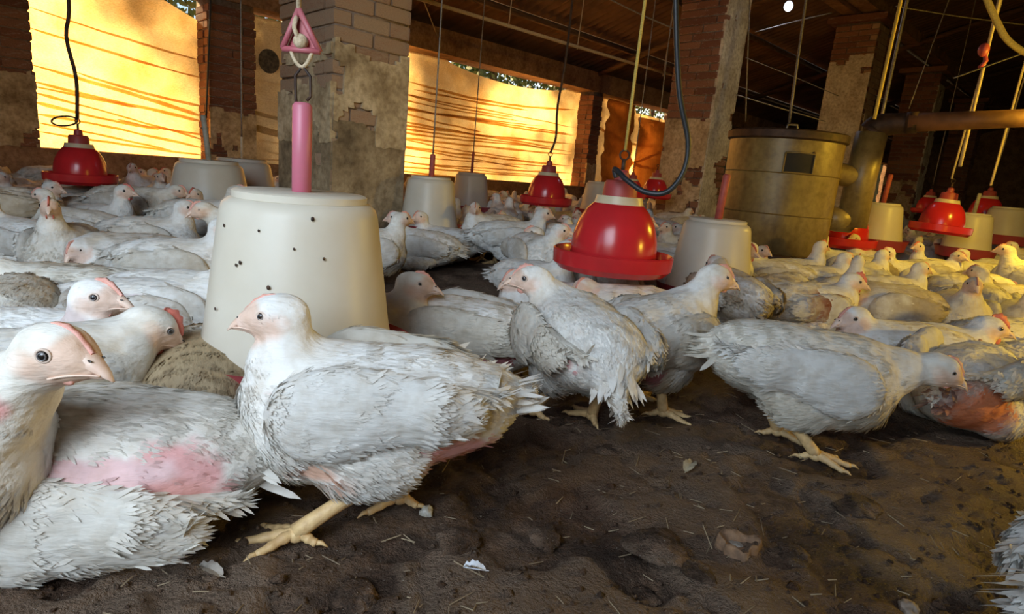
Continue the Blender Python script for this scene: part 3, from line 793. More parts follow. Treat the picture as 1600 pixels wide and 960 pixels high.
# curtained wall: low sill wall, piers and eave beam; each bay between the piers is a window closed by sacking
WL, WT = 7.0, .36
wall = MB()
wall.slbox(-2.6, 26.5, WL, WL + WT, -.05, .40)
o = wall.build('wall_left', M['wall_brick'], smooth=False); o['kind'] = 'structure'; o['label'] = 'low earthy wall under the curtained openings'
wall_left = o
bm = MB(); bm.slbox(-2.6, 26.5, WL - .02, WL + WT, 2.01, 2.32); o = bm.build('trim_2', M['wall_brick'], smooth=False); o['kind'] = 'structure'
def pier(s0, s1, zp, seed, label):
    root = empty('wall_pier', P((s0+s1)/2, WL, .4)); root['kind'] = 'structure'; root['label'] = label
    inv = -np.array(root.location)
    core = MB(); core.slbox(s0 + .012, s1 - .012, WL + .012, WL + WT, .38, 2.02); c_ = core.build('mortar_core', M['mortar'], root); c_.location = tuple(inv)
    T = .115; w = s1 - s0
    for k in range(int(1.62 / CH)):
        z0 = .40 + k*CH; z1 = z0 + CH - MJ; f = .5 if k % 2 else .72
        segs = [(s0, s0 + w*f - MJ/2, WL, WL + T), (s0 + w*f + MJ/2, s1, WL, WL + T)] if w > .3 else [(s0, s1, WL, WL + T)]
        segs += [(s0, s0 + T, WL + T + MJ, WL + WT)]
        for a, b2, c, d in segs: lay(root, a, b2, c, d, z0, z1, 'brick', .009)
    for ch in root.children:
        if ch.name.startswith('brick'): ch.location = tuple(np.array(ch.location) + inv)
    if zp: coat(root, inv, 's', WL, s0, s1, .40, zp + .1, M['plaster'], lambda a, z_, n: (n > .30) & (z_ < zp + .12*(n-.5)*2), seed)
pier(.10, .86, 1.0, 71, 'brick pier at the left edge, plastered below')
blk = MB(); blk.slbox(-2.6, .10, WL, WL + WT, .38, 2.05); o = blk.build('wall_left', M['wall_brick'], smooth=False); o['kind'] = 'structure'
pier(2.30, 2.78, .96, 72, 'brick pier between the first two curtained openings, plastered below')
pier(8.53, 8.80, .80, 73, 'narrow brick pier right of the wide curtain')
pier(11.3, 11.8, 0, 74, 'brick pier half hidden behind the whitewashed pillar')
pier(15.6, 16.1, 0, 75, 'dim brick pier far along the curtained wall')
pier(20.0, 20.5, 0, 76, 'farthest dim brick pier of the curtained wall')

# sacking curtains: thin cloth that lets the sun through
def cloth_mat(name, c1, c2, trans, weave=True):
    m, nt, b = new_mat(name)
    n = noise_node(nt, 3.0, 5, .6); n2 = noise_node(nt, 55, 3, .6, stretch=(1, 1, 3))
    r = ramp(nt, n.outputs[0], [(.32, c2), (.60, c1)]); r2 = ramp(nt, n2.outputs[0], [(.3, (.72, .68, .6)), (.6, (1, 1, 1))])
    c = mixrgb(nt, 1.0, r.outputs[0], r2.outputs[0], 'MULTIPLY')
    nt.links.new(c, b.inputs['Base Color']); b.inputs['Roughness'].default_value = .85
    t = nt.nodes.new('ShaderNodeBsdfTranslucent'); nt.links.new(c, t.inputs[0])
    mx = nt.nodes.new('ShaderNodeMixShader'); mx.inputs[0].default_value = trans
    nt.links.new(b.outputs[0], mx.inputs[1]); nt.links.new(t.outputs[0], mx.inputs[2]); nt.links.new(mx.outputs[0], nt.nodes['Material Output'].inputs[0])
    return m
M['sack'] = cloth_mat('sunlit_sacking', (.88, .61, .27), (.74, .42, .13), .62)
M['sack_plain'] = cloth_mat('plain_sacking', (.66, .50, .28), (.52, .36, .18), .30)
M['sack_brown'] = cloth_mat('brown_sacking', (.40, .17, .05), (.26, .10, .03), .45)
M['net_dark'] = cloth_mat('dark_green_net', (.030, .040, .032), (.015, .02, .018), .12)
def curtain(s0, s1, z0, ztop, l, mat, seed, folds, label, name='sack_curtain', wr=.012, cell=.05):
    ns, nz_ = int((s1-s0)/cell) + 1, int((2.0-z0)/cell) + 1
    S = np.linspace(s0, s1, ns+1); T = np.linspace(0, 1, nz_+1)
    SS, TT = np.meshgrid(S, T, indexing='ij')
    zt = np.array([ztop(x) for x in S])[:, None]
    ZZ = z0 + (zt - z0) * TT
    disp = wr * 2 * (fbm(np.stack([SS*1.6, ZZ*5 + SS*.8, SS*0], -1), seed, 3) - .5) * 2 + wr * (fbm(np.stack([SS*6, ZZ*16 + SS*3, SS*0], -1), seed+4, 3) - .5)
    V = AX * SS[..., None] + BX * (l + disp)[..., None] + np.array([0, 0, 1.0]) * ZZ[..., None]
    idx = np.arange((ns+1)*(nz_+1)).reshape(ns+1, nz_+1)
    Q = np.stack([idx[:-1, :-1], idx[1:, :-1], idx[1:, 1:], idx[:-1, 1:]], -1).reshape(-1, 4)
    o = link(name, raw_mesh(name, V.reshape(-1, 3), Q), mat); tag(o, label, 'curtain')
    rs = np.random.default_rng(seed)
    for (sa, za, sb, zb, sag, wd) in folds:                        # doubled-over folds lying on the cloth
        n = 40; t = np.linspace(0, 1, n); s_ = sa + (sb-sa)*t
        wob = .03 * (fbm(np.stack([s_*2.2, s_*0 + za*9, s_*0], -1), seed+9, 3) - .5)
        z_ = za + (zb-za)*t - sag*4*t*(1-t) + wob
        w = wd * (.45 + 1.1 * fbm(np.stack([s_*3, s_*0 + zb*7, s_*0], -1), seed+3, 2)) * np.clip(np.minimum(t, 1-t)*12, .15, 1)
        f = MB(); VV = []
        for i in range(n):
            for kk, off in ((-.5, -.012), (0, -.028), (.5, -.012)): VV.append(P(s_[i], l + off - wr, z_[i] + kk*w[i]))
        f.add(VV, [(i*3+k, (i+1)*3+k, (i+1)*3+k+1, i*3+k+1) for i in range(n-1) for k in (0, 1)])
        f.build('fold', mat, o)
    return o
rsf = np.random.default_rng(5)
def top1(s):
    x = (s - .8) / 1.6
    return 2.02 if x < .62 else 2.02 - .25 * (x - .62) / .38
folds1 = [(.86, 1.12 - .0, 2.34, .84, -.02, .035), (.86, .98, 2.34, .80, .01, .030), (.86, .93, 1.7, .86, .0, .028), (.86, .88, 2.34, .60, -.01, .024), (.86, .80, 1.9, .66, .01, .030), (.86, .70, 2.34, .52, -.01, .030), (1.2, 1.12, 2.34, .95, .02, .024), (.86, .62, 2.0, .47, 0, .025), (.86, .54, 2.34, .44, .01, .028), (.86, 1.45, 2.34, 1.25, .02, .020), (.86, 1.62, 2.34, 1.42, .02, .018), (1.5, .72, 2.34, .66, .01, .02)]
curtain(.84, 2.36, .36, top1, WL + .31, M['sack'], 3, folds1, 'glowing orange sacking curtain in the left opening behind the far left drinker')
def top2(s):
    if s < 4.95: return 1.99
    if s < 5.6: return 2.02
    x = (s - 5.6) / 2.6
    return 2.02 - .15 * math.sin(min(1, max(0, x)) * math.pi) ** .6 if x < 1 else 2.02
folds2 = []
for k in range(20):
    za = .44 + .055*k + rsf.uniform(-.02, .02); sl = rsf.uniform(-.12, .10)
    sa = 2.9 + rsf.uniform(0, 2.4) * (k % 3 > 0); sb = 8.45 - rsf.uniform(0, 2.5) * (k % 2)
    folds2.append((sa, za + (.05 if k % 2 else 0), sb, za + sl*.8, rsf.uniform(-.02, .06), rsf.uniform(.016, .034)))
folds2 += [(4.9, 1.62, 8.4, 1.70, .09, .03), (4.9, 1.45, 7.0, 1.40, .03, .02)]
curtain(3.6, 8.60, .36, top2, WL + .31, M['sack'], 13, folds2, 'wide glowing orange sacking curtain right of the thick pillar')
o = curtain(2.72, 3.75, .38, lambda s: 1.98, WL + .26, M['sack_plain'], 23, [(2.8, .98, 3.7, .86, .03, .05), (2.8, .80, 3.7, .72, .02, .06)], 'plain beige sack curtain with a dark round print beside the thick pillar', wr=.02)
pr = MB(); c0 = P(3.02, WL + .225, 1.53); th = np.linspace(0, 2*math.pi, 29)[:-1]
pr.add([c0] + [c0 + AX*.12*math.cos(a) + np.array([0, 0, .13*math.sin(a)]) for a in th], [(0, 1 + (i+1) % 28, 1 + i) for i in range(28)])
pr.build('round_print', simple('dark_print', (.05, .045, .04), (.16, .13, .09), 24, .9), o)
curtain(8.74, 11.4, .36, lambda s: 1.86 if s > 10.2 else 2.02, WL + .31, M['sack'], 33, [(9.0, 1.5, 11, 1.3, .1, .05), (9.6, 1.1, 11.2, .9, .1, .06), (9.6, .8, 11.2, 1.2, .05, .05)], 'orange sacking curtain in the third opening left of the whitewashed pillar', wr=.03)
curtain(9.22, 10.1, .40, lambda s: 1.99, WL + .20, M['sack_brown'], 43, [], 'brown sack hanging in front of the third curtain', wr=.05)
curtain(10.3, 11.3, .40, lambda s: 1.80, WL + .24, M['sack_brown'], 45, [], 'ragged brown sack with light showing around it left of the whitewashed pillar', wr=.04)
curtain(11.5, 26.4, .36, lambda s: 2.02, WL + .30, M['net_dark'], 53, [], 'dark green netting closing the far openings', wr=.03, cell=.12)
# far end wall, back wall with its doorway, right wall
MB().slbox(26.5, 26.8, -6.5, WL + WT, -.05, 4.7).build('wall_far', M['wall_brick'], smooth=False)['kind'] = 'structure'
MB().slbox(-2.9, 26.8, -6.9, -6.5, -.05, 2.6).build('wall_right', M['wall_brick'], smooth=False)['kind'] = 'structure'
bk = MB(); bk.slbox(-2.9, -2.6, 1.9, WL + WT, -.05, 4.4); bk.slbox(-2.9, -2.6, -6.9, -1.6, -.05, 4.4); bk.slbox(-2.9, -2.6, -1.6, 1.9, 2.5, 4.6)
bk.build('wall_back', M['wall_brick'], smooth=False)['kind'] = 'structure'

# roof: corrugated sheets on purlins
m, nt, b = new_mat('corrugated_roof')
n = noise_node(nt, 2.2, 5, .6); r = ramp(nt, n.outputs[0], [(.3, (.085, .040, .022)), (.6, (.17, .085, .045))])
nt.links.new(r.outputs[0], b.inputs['Base Color']); b.inputs['Roughness'].default_value = .8; M['roof'] = m
def roof_z(l): return 2.36 + (7.35 - abs(l)) * .30
S = np.arange(-2.9, 26.9, .15 / 8); Lr = [7.75, 5.5, 3.4, 0.0, -3.4, -6.9]
V = []; 
for l in Lr:
    zz = roof_z(l) + .026 * np.cos(S * 2 * math.pi / .15)
    V.append(AX * S[:, None] + BX * l + np.array([0, 0, 1.0]) * zz[:, None])
V = np.stack(V); nl, ns = V.shape[:2]; idx = np.arange(nl*ns).reshape(nl, ns)
Q = np.stack([idx[:-1, :-1], idx[:-1, 1:], idx[1:, 1:], idx[1:, :-1]], -1).reshape(-1, 4)
o = link('ceiling', raw_mesh('ceiling', V.reshape(-1, 3), Q), M['roof']); o['kind'] = 'structure'
for l in (6.3, 5.0, 3.7, 2.0, .3, -2, -4.5):
    pb = MB(); pb.tube([P(-2.8, l, roof_z(l) - .085), P(26.7, l, roof_z(l) - .085)], .045, 8); pb.build('roof_purlin', M['wood'])['kind'] = 'structure'
for s in (-.6, 3.9, 8.6, 13.0, 17.2, 21.6):
    for sgn in (1,):
        pb = MB(); pb.tube([P(s, 7.2, roof_z(7.2) - .16), P(s, 0, roof_z(0) - .16), P(s, -6.6, roof_z(6.6) - .16)], .05, 8); pb.build('roof_rafter', M['wood'])['kind'] = 'structure'

# trees outside the openings: their leaves break the sunlight into patches
m, nt, b = new_mat('leaf_green'); oi = noise_node(nt, 1.5, 2); r = ramp(nt, oi.outputs[0], [(.3, (.05, .09, .02)), (.7, (.14, .19, .04))])
nt.links.new(r.outputs[0], b.inputs['Base Color']); b.inputs['Roughness'].default_value = .6; M['leaf'] = m
def tree(s, l, hgt, rad, n, seed, label):
    rs = np.random.default_rng(seed); root = empty('tree', P(s, l, -.3)); tag(root, label, 'tree', None)
    t = MB(); t.tube(spline([(0, 0, 0), (.1, .05, hgt*.4), (-.05, .1, hgt*.75)], 10), np.linspace(.14, .06, 11), 8)
    t.build('trunk', M['wood'], root)
    v = rs.normal(0, 1, (n, 3)); v /= np.linalg.norm(v, axis=1)[:, None]; cl = rs.normal(0, 1, (26, 3)) * np.array([rad*.55, rad*.4, rad*.5])
    c = cl[rs.integers(0, 26, n)] + v * rad * .34 * rs.random((n, 1)) ** .4 + [0, 0, hgt*.72]
    d1 = rs.normal(0, 1, (n, 3)); d1 /= np.linalg.norm(d1, axis=1)[:, None]; d2 = np.cross(d1, rs.normal(0, 1, (n, 3))); d2 /= np.linalg.norm(d2, axis=1)[:, None]
    Lf = rs.uniform(.05, .10, (n, 1)); V = np.stack([c - d1*Lf, c + d2*Lf*.5, c + d1*Lf, c - d2*Lf*.5], 1).reshape(-1, 3)
    f = raw_mesh('foliage', V, np.arange(n*4).reshape(-1, 4)); o = link('foliage', f, M['leaf'], root); o['kind'] = 'stuff'
for k, (s, l, hg, rd) in enumerate(((2.4, 10.2, 5.0, 1.7), (5.4, 11.0, 5.6, 1.6), (8.8, 10.0, 4.7, 1.5), (11.5, 10.6, 4.6, 2.2), (15.5, 10.5, 4.6, 2.4))):
    tree(s, l, hg, rd, 5200, 90 + k, 'leafy green tree outside the openings, %s' % ('nearest the left opening', 'behind the left half of the wide curtain', 'behind the right half of the wide curtain', 'behind the third opening', 'behind the far netting')[k])
gr = MB(); gr.slbox(-6, 34, WL + WT, 40, -.4, -.3); gr.build('ground_outside', simple('outside_ground', (.20, .16, .09), (.12, .13, .05), 2, .95), smooth=False)['kind'] = 'structure'
# ------------------------------------------------------------------ feeders, drinkers, brooder, ropes
def hang_rope(name, p0, p1, rad, mat, label, group=None, mids=(), cat='rope', n=16):
    mb = MB(); mb.tube(spline([p0, *mids, p1], n), rad, 6); o = mb.build(name, M[mat] if isinstance(mat, str) else mat)
    return tag(o, label, cat, group)

OBST = []
def feeder(px, py, Y, label, scale=1.0, tube=('rod_red', .20, .017), lean=(0, 0), rim_z=None, big=False, group=None):
    """hanging tube feeder: milky bucket upside down over a red pan, centre tube rising from the lid; (px, py) is the middle of the lid"""
    c = at_depth(px, py, Y); top = c[2]
    OBST.append((c[0], c[1], .36))
    root = empty('hanging_feeder', (c[0], c[1], top), 0); tag(root, label, 'feeder', group)
    h = .30 * min(scale, 1.0); rt, rb = .128 * scale, .180 * scale
    mb = MB()
    prof = [(rt - .022*scale, -.012*scale), (rt - .004*scale, -.016*scale), (rt + .006*scale, -.025*scale), (rt + .011*scale, -.040*scale), (rb - .014*scale, -h*.80), (rb - .004, -h + .012), (rb, -h), (rb - .006, -h), (rb - .012, -h + .012), (rt + .003, -.045*scale), (rt - .025*scale, -.022*scale)]
    mb.lathe(prof, 56 if big else 32); o = sharp(mb.build('hopper', M['hopper'], root), 50)
    rim = MB(); rl = rt - .010*scale; rim.lathe([(0, .000), (rl - .006, .000), (rl, -.003), (rl, -.014*scale), (rl - .02, -.020*scale), (0, -.020*scale)], 56 if big else 32); sharp(rim.build('lid', M['hopper'], root), 40)
    pan = MB(); z0 = -h - .075*min(scale, 1.0); R = .215 * scale
    pan.lathe([(0, z0), (R*.80, z0), (R*.93, z0 + .012), (R, z0 + .085*scale), (R + .008, z0 + .092*scale), (R + .004, z0 + .086*scale), (R*.91, z0 + .018), (R*.5, z0 + .02), (.05*scale, z0 + .06*scale), (0, z0 + .07*scale)], 56 if big else 28)
    sharp(pan.build('feed_pan', M['pan_red'], root), 40)
    if big:
        fd = MB(); fd.lathe([(R*.90, z0 + .042), (R*.7, z0 + .05), (rb*.6, z0 + .07), (0.0, z0 + .07)], 32); f_ = fd.build('feed', simple('feed_mash', (.50, .38, .22), (.34, .24, .12), 160, .95, .5), root); f_['kind'] = 'stuff'
    if tube:
        mat, ln, r_ = tube; tb = MB(); d = np.array([lean[0], lean[1], 1.0]); d /= np.linalg.norm(d)
        tb.tube([np.array([0, 0, -.03]), d*ln*.5, d*(ln - .006), d*ln], [r_, r_, r_, r_*.75], 14); tb.build('centre_tube', M[mat], root)
        return root, c + d*ln
    return root, c

f1, t1 = feeder(471, 300, 1.13, 'large milky white feeder with a pink tube just behind the nearest standing chicken', 1.0, ('pink', .157, .0172), big=True)
# specks of dirt on the big feeder
rs_ = np.random.default_rng(4); c1 = np.array(f1.location)
for k, (a_, zz, r_) in enumerate(((-1.05, -.235, .0065), (-1.1, -.035, .004), (-1.9, -.115, .0035), (-1.55, -.15, .004), (-1.2, -.175, .0035), (-1.95, -.12, .003), (-.98, -.10, .003), (-1.42, -.24, .003), (-2.2, -.20, .003), (-1.3, -.085, .0025), (-2.25, -.06, .003), (-1.7, -.06, .0025))):
    rr = .128 + .012 + (.18 - .14) * max(0, (-zz - .04) / .26) + .0005
    mb = MB(); mb.ball((rr*math.cos(a_), rr*math.sin(a_), zz), (.0012, r_*.8, r_), 10, 6, rot_z(a_)); mb.build('dirt_speck', M['dark_metal'], f1)
# wire hook, cord, triangular slider of the big feeder
tt = t1
hk = MB(); hk.tube([tt + [-.010, 0, -.012], tt + [-.012, 0, .010], tt + [-.013, 0, .045], tt + [.0, 0, .062], tt + [.014, 0, .045], tt + [.015, 0, .012], tt + [.008, 0, .004]], .0028, 8)
f1h = hk.build('wire_hook', M['dark_metal']); f1h.parent = f1; f1h.location = tuple(-c1)
tag_t = empty('cord_slider', tt + [.0, 0, .118], 0); tag(tag_t, 'dull pink triangular cord slider above the large feeder', 'cord slider')
M['slider'] = plastic('faded_red_plastic', (.40, .10, .12), .5)
tri = MB(); a3 = np.array([[-.036, 0, -.030], [.030, 0, -.030], [-.008, 0, .036]])
for q in range(3):
    A_, B_ = a3[q], a3[(q+1) % 3]; tri.tube([A_, (A_+B_)/2, B_], .0052, 8)
tri.build('frame', M['slider'], tag_t)
wb = MB(); yv = .008; wb.add([(-.030, yv, -.026), (.024, yv, -.026), (-.008, yv, .028), (-.030, yv+.003, -.026), (.024, yv+.003, -.026), (-.008, yv+.003, .028)], [(0, 1, 2), (5, 4, 3), (0, 3, 4, 1), (1, 4, 5, 2), (2, 5, 3, 0)]); wb.build('back_plate', M['pan_red'], tag_t, smooth=False)
kn = MB(); kn.ball((-.004, 0, -.016), .013, 12, 8); kn.tube([(-.012, 0, .030), (-.014, -.004, .005), (-.006, -.008, -.012)], .0042, 8); kn.build('knot', M['rope'], tag_t)
b_ = tt + [0, 0, .118]
lp = MB(); lp.tube(spline([b_ + [-.022, 0, -.030], b_ + [-.014, .0, -.048], tt + [-.002, 0, .060], b_ + [.008, 0, -.050], b_ + [.018, 0, -.030]], 20), .0035, 6)
tag(lp.build('cord_loop', M['rope']), 'pale cord loop joining the pink slider to the wire hook', 'rope')
hang_rope('hanging_rope', b_ + [-.008, 0, .036], b_ + [.0, 0.05, 1.9], .0042, 'rope', 'pale cord holding the large feeder')

ROPE_TOP = lambda c: min(3.4, roof_z(c @ BX) - .12)
def rope_up(c, rad, mat, label, group=None, top=None, dx=(0, 0)):
    t_ = ROPE_TOP(c) if top is None else top
    return hang_rope('hanging_rope', c, np.array([c[0] + dx[0], c[1] + dx[1], t_]), rad, mat, label, group, mids=[np.array([c[0] + dx[0]*.5 + .004, c[1], (c[2] + t_)/2])])
for (px, py, Y, sc, tube, lean, lab, rp) in (
    (327, 250, 3.75, 1.38, ('rod_grey', .26, .016), (-.12, 0), 'milky feeder with a leaning grey rod, far left behind the large one', None),
    (378, 248, 4.4, 1.38, ('rod', .15, .010), (0, 0), 'milky feeder half hidden behind the one with the grey rod', 'thin cord of the half hidden left feeder'),
    (674, 276, 3.70, 1.0, ('rod_red', .13, .016), (.02, 0), 'milky feeder in front of the wide curtain, the left one of two', 'thin cord above the left feeder by the wide curtain'),
    (737, 270, 5.50, 1.0, ('rod_red', .18, .012), (.02, 0), 'small far milky feeder in front of the wide curtain, right of its neighbour', 'thin cord above the right feeder by the wide curtain'),
    (937, 284, 6.40, 1.0, None, (0, 0), 'far milky feeder under the narrow pier, behind the big red drinker', None),
    (1122, 342, 2.60, 1.0, ('rod_red', .185, .016), (.05, 0), 'milky feeder with a red tube in front of the brooder drum', None),
    (1380, 317, 4.90, 1.05, ('rod_red', .22, .018), (.06, 0), 'milky feeder with a red tube right of the brooder flue', None),
    (1522, 333, 5.10, 1.0, ('rod_grey', .16, .014), (.05, 0), 'milky feeder with a greenish rod right of the far red drinker', None),
    (1577, 324, 6.20, 1.15, None, (0, 0), 'far milky feeder at the right edge', None)):
    r_, tp = feeder(px, py, Y, lab, sc, tube, lean)
    if rp: rope_up(tp, .005, 'wire', rp)

def drinker(px, py, Y, scale, label, tint='red', n=40, tilt=0.0):
    """bell drinker: red dome over a round trough, cream collar, dark red valve cap; (px, py) is the middle of the trough"""
    c = at_depth(px, py, Y); s = scale
    OBST.append((c[0], c[1], .30))
    root = empty('bell_drinker', c, 0); tag(root, label, 'drinker'); root.rotation_euler = (0, tilt, 0)
    d = MB(); th = np.linspace(0, 1.30, 13)
    prof = [(.128*s, -.012*s), (.150*s, 0.0)] + [(.150*s*math.cos(t)**.85, (.035 + .190*math.sin(t))*s) for t in th] 
    d.lathe(prof, n); d.build('dome', M[tint], root)
    top = .035*s + .190*s*math.sin(1.30); rr = .150*s*math.cos(1.30)**.85
    co = MB(); co.lathe([(.080*s, top - .030*s), (.086*s, top - .024*s), (.078*s, top + .006*s), (.0, top + .006*s)], n); sharp(co.build('collar', M['collar'], root))
    cp = MB(); cp.lathe([(.060*s, top + .004*s), (.056*s, top + .050*s), (.050*s, top + .058*s), (.026*s, top + .060*s), (.022*s, top + .088*s), (.015*s, top + .095*s), (.0, top + .095*s)], n); sharp(cp.build('valve_cap', M['cap_red'], root))
    tr = MB(); R = .208*s
    tr.lathe([(.10*s, -.035*s), (R*.90, -.035*s), (R, -.015*s), (R*1.01, .030*s), (R*.985, .034*s), (R*.96, .024*s), (R*.94, -.010*s), (.12*s, -.012*s)], n); sharp(tr.build('trough', M[tint], root))
    w = MB(); w.lathe([(R*.955, .008*s), (.14*s, .008*s)], n); m_ = M.get('water')
    if m_ is None:
        m_, nt, b = new_mat('water'); b.inputs['Base Color'].default_value = (.10, .03, .025, 1); b.inputs['Roughness'].default_value = .04; M['water'] = m_
    w.build('water', m_, root)
    hk_ = MB(); hk_.tube([(0, 0, top + .09*s), (0, 0, top + .13*s)], .007*s, 8); a = np.linspace(0, 2*math.pi, 13); hk_.tube([(.016*s*math.cos(x), 0, top + .145*s + .016*s*math.sin(x)) for x in a], .0035*s, 6); hk_.build('hanger', M['dark_metal'], root)
    return root, np.array(c) + [0, 0, top + .16*s]
d1, q1 = drinker(956, 407, 2.10, .98, 'large glossy red bell drinker in the middle of the flock', n=64)
rope_up(q1, .0055, 'yellow_rope', 'pale yellow rope holding the large red drinker', dx=(.02, 0))
d2, q2 = drinker(127, 279, 4.05, 1.0, 'dark red bell drinker against the left curtain', n=40)
hang_rope('hanging_rope', q2, np.array([q2[0] - .03, q2[1], 2.6]), .011, 'dark_metal', 'dark knotted rope holding the far left red drinker', mids=[q2 + [.01, 0, .25], q2 + [-.035, 0, .5], q2 + [.0, 0, .78]])
lp = MB(); a = np.linspace(0, 2*math.pi, 20); lp.tube([q2 + np.array([-.085 + .085*math.cos(x), 0, -.02 + .03*math.sin(x) + .01*math.cos(x)]) for x in a], .006, 6); tag(lp.build('rope_loop', M['black_rope']), 'loop of dark tube beside the far left red drinker', 'rope')
d3, q3 = drinker(853, 314, 4.85, .98, 'red bell drinker in front of the right end of the wide curtain', n=36)
hang_rope('hanging_rope', q3, np.array([q3[0] + .05, q3[1], 2.9]), .010, 'dark_metal', 'dark knotted rope over the red drinker by the wide curtain', mids=[q3 + [.03, 0, .12], q3 + [.02, 0, .35], q3 + [.05, 0, .8]])
d4, q4 = drinker(985, 306, 6.3, .75, 'small far red drinker hanging behind the large one')
rope_up(q4, .005, 'wire', 'thin cord of the small far red drinker')
d5, q5 = drinker(1022, 306, 6.9, .9, 'far red drinker beside the whitewashed pillar, lit through the curtain')
d6, q6 = drinker(1316, 378, 4.7, 1.12, 'red bell drinker half hidden behind the brooder flue', n=36)
d7, q7 = drinker(1468, 358, 4.75, 1.0, 'orange red bell drinker in the right background', n=36, tilt=.05)
rope_up(q7, .007, 'rope', 'pale rope holding the orange red drinker on the right', dx=(.10, 0), top=3.3)
d8, q8 = drinker(1537, 340, 6.6, 1.0, 'far red drinker behind the right hand feeders')
rope_up(q8, .007, 'rope', 'pale rope holding the far red drinker behind the right hand feeders', dx=(.12, 0), top=3.3)
d9, q9 = drinker(1448, 330, 8.2, .9, 'farthest small red drinker right of the dark brick pillar')
rope_up(q9, .005, 'wire', 'thin cord of the farthest red drinker')

# brooder drum with its flue
Yd = 4.0
bc = at_depth(1208, 395, Yd); tc_ = at_depth(1226, 207, Yd); zb, zt = bc[2], tc_[2]; Rd = .345
dr = empty('brooder_drum', (bc[0], bc[1] + .1, zb)); tag(dr, 'tall ochre metal brooder drum with a flue pipe', 'brooder')
m, nt, b = new_mat('ochre_drum')
n = noise_node(nt, 4, 6, .65, stretch=(1, 1, .35)); r = ramp(nt, n.outputs[0], [(.30, (.10, .060, .022)), (.48, (.22, .15, .05)), (.66, (.30, .22, .08))])
n2 = noise_node(nt, 24, 4, .6); r2 = ramp(nt, n2.outputs[0], [(.3, (.6, .55, .5)), (.6, (1, 1, 1))]); c = mixrgb(nt, .8, r.outputs[0], r2.outputs[0], 'MULTIPLY')
nt.links.new(c, b.inputs['Base Color']); b.inputs['Roughness'].default_value = .42; b.inputs['Metallic'].default_value = .1; bump(nt, b, n2.outputs[0], .12); M['ochre'] = m
H_ = zt - zb
mb = MB(); mb.lathe([(Rd*.96, 0), (Rd, .02), (Rd, H_*.33), (Rd + .006, H_*.335), (Rd, H_*.34), (Rd, H_*.66), (Rd + .006, H_*.665), (Rd, H_*.67), (Rd, H_ - .03)], 64); sharp(mb.build('shell', M['ochre'], dr), 50)
mb = MB(); mb.lathe([(Rd + .002, H_ - .055), (Rd + .018, H_ - .045), (Rd + .020, H_ - .005), (Rd + .010, H_ + .004), (Rd*.5, H_ + .012), (0, H_ + .014)], 64); sharp(mb.build('lid', M['dark_metal'], dr))
mb = MB(); mb.lathe([(Rd + .004, -.05), (Rd + .012, -.03), (Rd + .010, .0), (Rd - .01, .012)], 64); sharp(mb.build('base_ring', M['dark_metal'], dr))
for a in (.6, 2.2, 3.9, 5.4):
    lg = MB(); lg.box((Rd*.8*math.cos(a) - .03, Rd*.8*math.sin(a) - .03, -zb - .01), (Rd*.8*math.cos(a) + .03, Rd*.8*math.sin(a) + .03, -.03)); lg.build('leg', M['dark_metal'], dr, smooth=False)
wa = math.radians(-97); ww = .085
def on_drum(da, z_, off): return np.array([(Rd + off)*math.cos(wa + da), (Rd + off)*math.sin(wa + da), z_])
fr = MB(); z0w, z1w = H_*.67, H_*.67 + .115
V = []
for da in np.linspace(-ww/Rd, ww/Rd, 9): V += [on_drum(da, z0w, .004), on_drum(da, z1w - .02*abs(da), .004)]
fr.add(V, [(i*2, i*2+2, i*2+3, i*2+1) for i in range(8)]); fr.build('hatch', simple('hatch_black', (.012, .010, .008), (.025, .018, .012), 12, .8), dr)  # near-black sheet filling the hatch
fr = MB(); fr.tube([on_drum(d_, z_, .006) for d_, z_ in [(-ww/Rd, z1w), (-ww/Rd, z0w), (0, z0w), (ww/Rd, z0w), (ww/Rd, z1w), (0, z1w + .006), (-ww/Rd, z1w)]], .006, 6); fr.build('hatch_frame', M['ochre'], dr)
hd = MB(); hd.tube([(-.02, 0, H_ + .01), (-.01, 0, H_ + .06), (.05, 0, H_ + .06), (.06, 0, H_ + .01)], .008, 8); hd.build('lid_handle', M['wire'], dr)
hole = MB(); hole.tube([on_drum(.22, H_*.83, -.002), on_drum(.22, H_*.83, .006)], .010, 10); hole.build('rivet', M['dark_metal'], dr)
D0 = np.array(dr.location)
fx = at_depth(1347, 278, Yd) - D0; fxb = at_depth(1325, 350, Yd) - D0; fxt = at_depth(1378, 200, Yd) - D0
fl_ = MB(); rp = .092
fl_.tube(spline([(Rd*.9, -.05, fx[2] + .02), (fx[0]*.8, -.05, fx[2] + .01), (fx[0] + .01, -.05, fx[2])], 8), rp*.78, 20)
fl_.build('side_pipe', M['ochre'], dr)
fl_ = MB(); fl_.tube([(fx[0] + .02, -.05, fxb[2] - .02), (fx[0] + .02, -.05, fx[2]), (fx[0] + .03, -.05, fxt[2] - .03)], rp, 24); fl_.build('flue', M['ochre'], dr)
fl_ = MB(); fl_.tube([(Rd*.9, -.05, fxb[2] + .03), (fx[0]*.85, -.05, fxb[2] + .02), (fx[0] + .01, -.05, fxb[2] + .02)], rp*.85, 20); fl_.build('lower_pipe', M['ochre'], dr)
e0 = np.array([fx[0] + .03, -.05, fxt[2] - .03])
e1 = at_depth(1392, 196, Yd) - D0; e2 = at_depth(1425, 192, Yd - .1) - D0; e3 = at_depth(1620, 184, Yd - .45) - D0
fl_ = MB(); fl_.tube(spline([e0, e0*.5 + e1*.5 + [-.01, 0, .02], e2], 12), np.linspace(rp*.95, rp*.62, 13), 20); fl_.build('elbow', M['dark_metal'], dr)
m_rp = simple('rusty_pipe', (.26, .12, .055), (.13, .055, .025), 9, .6, .2, .3)
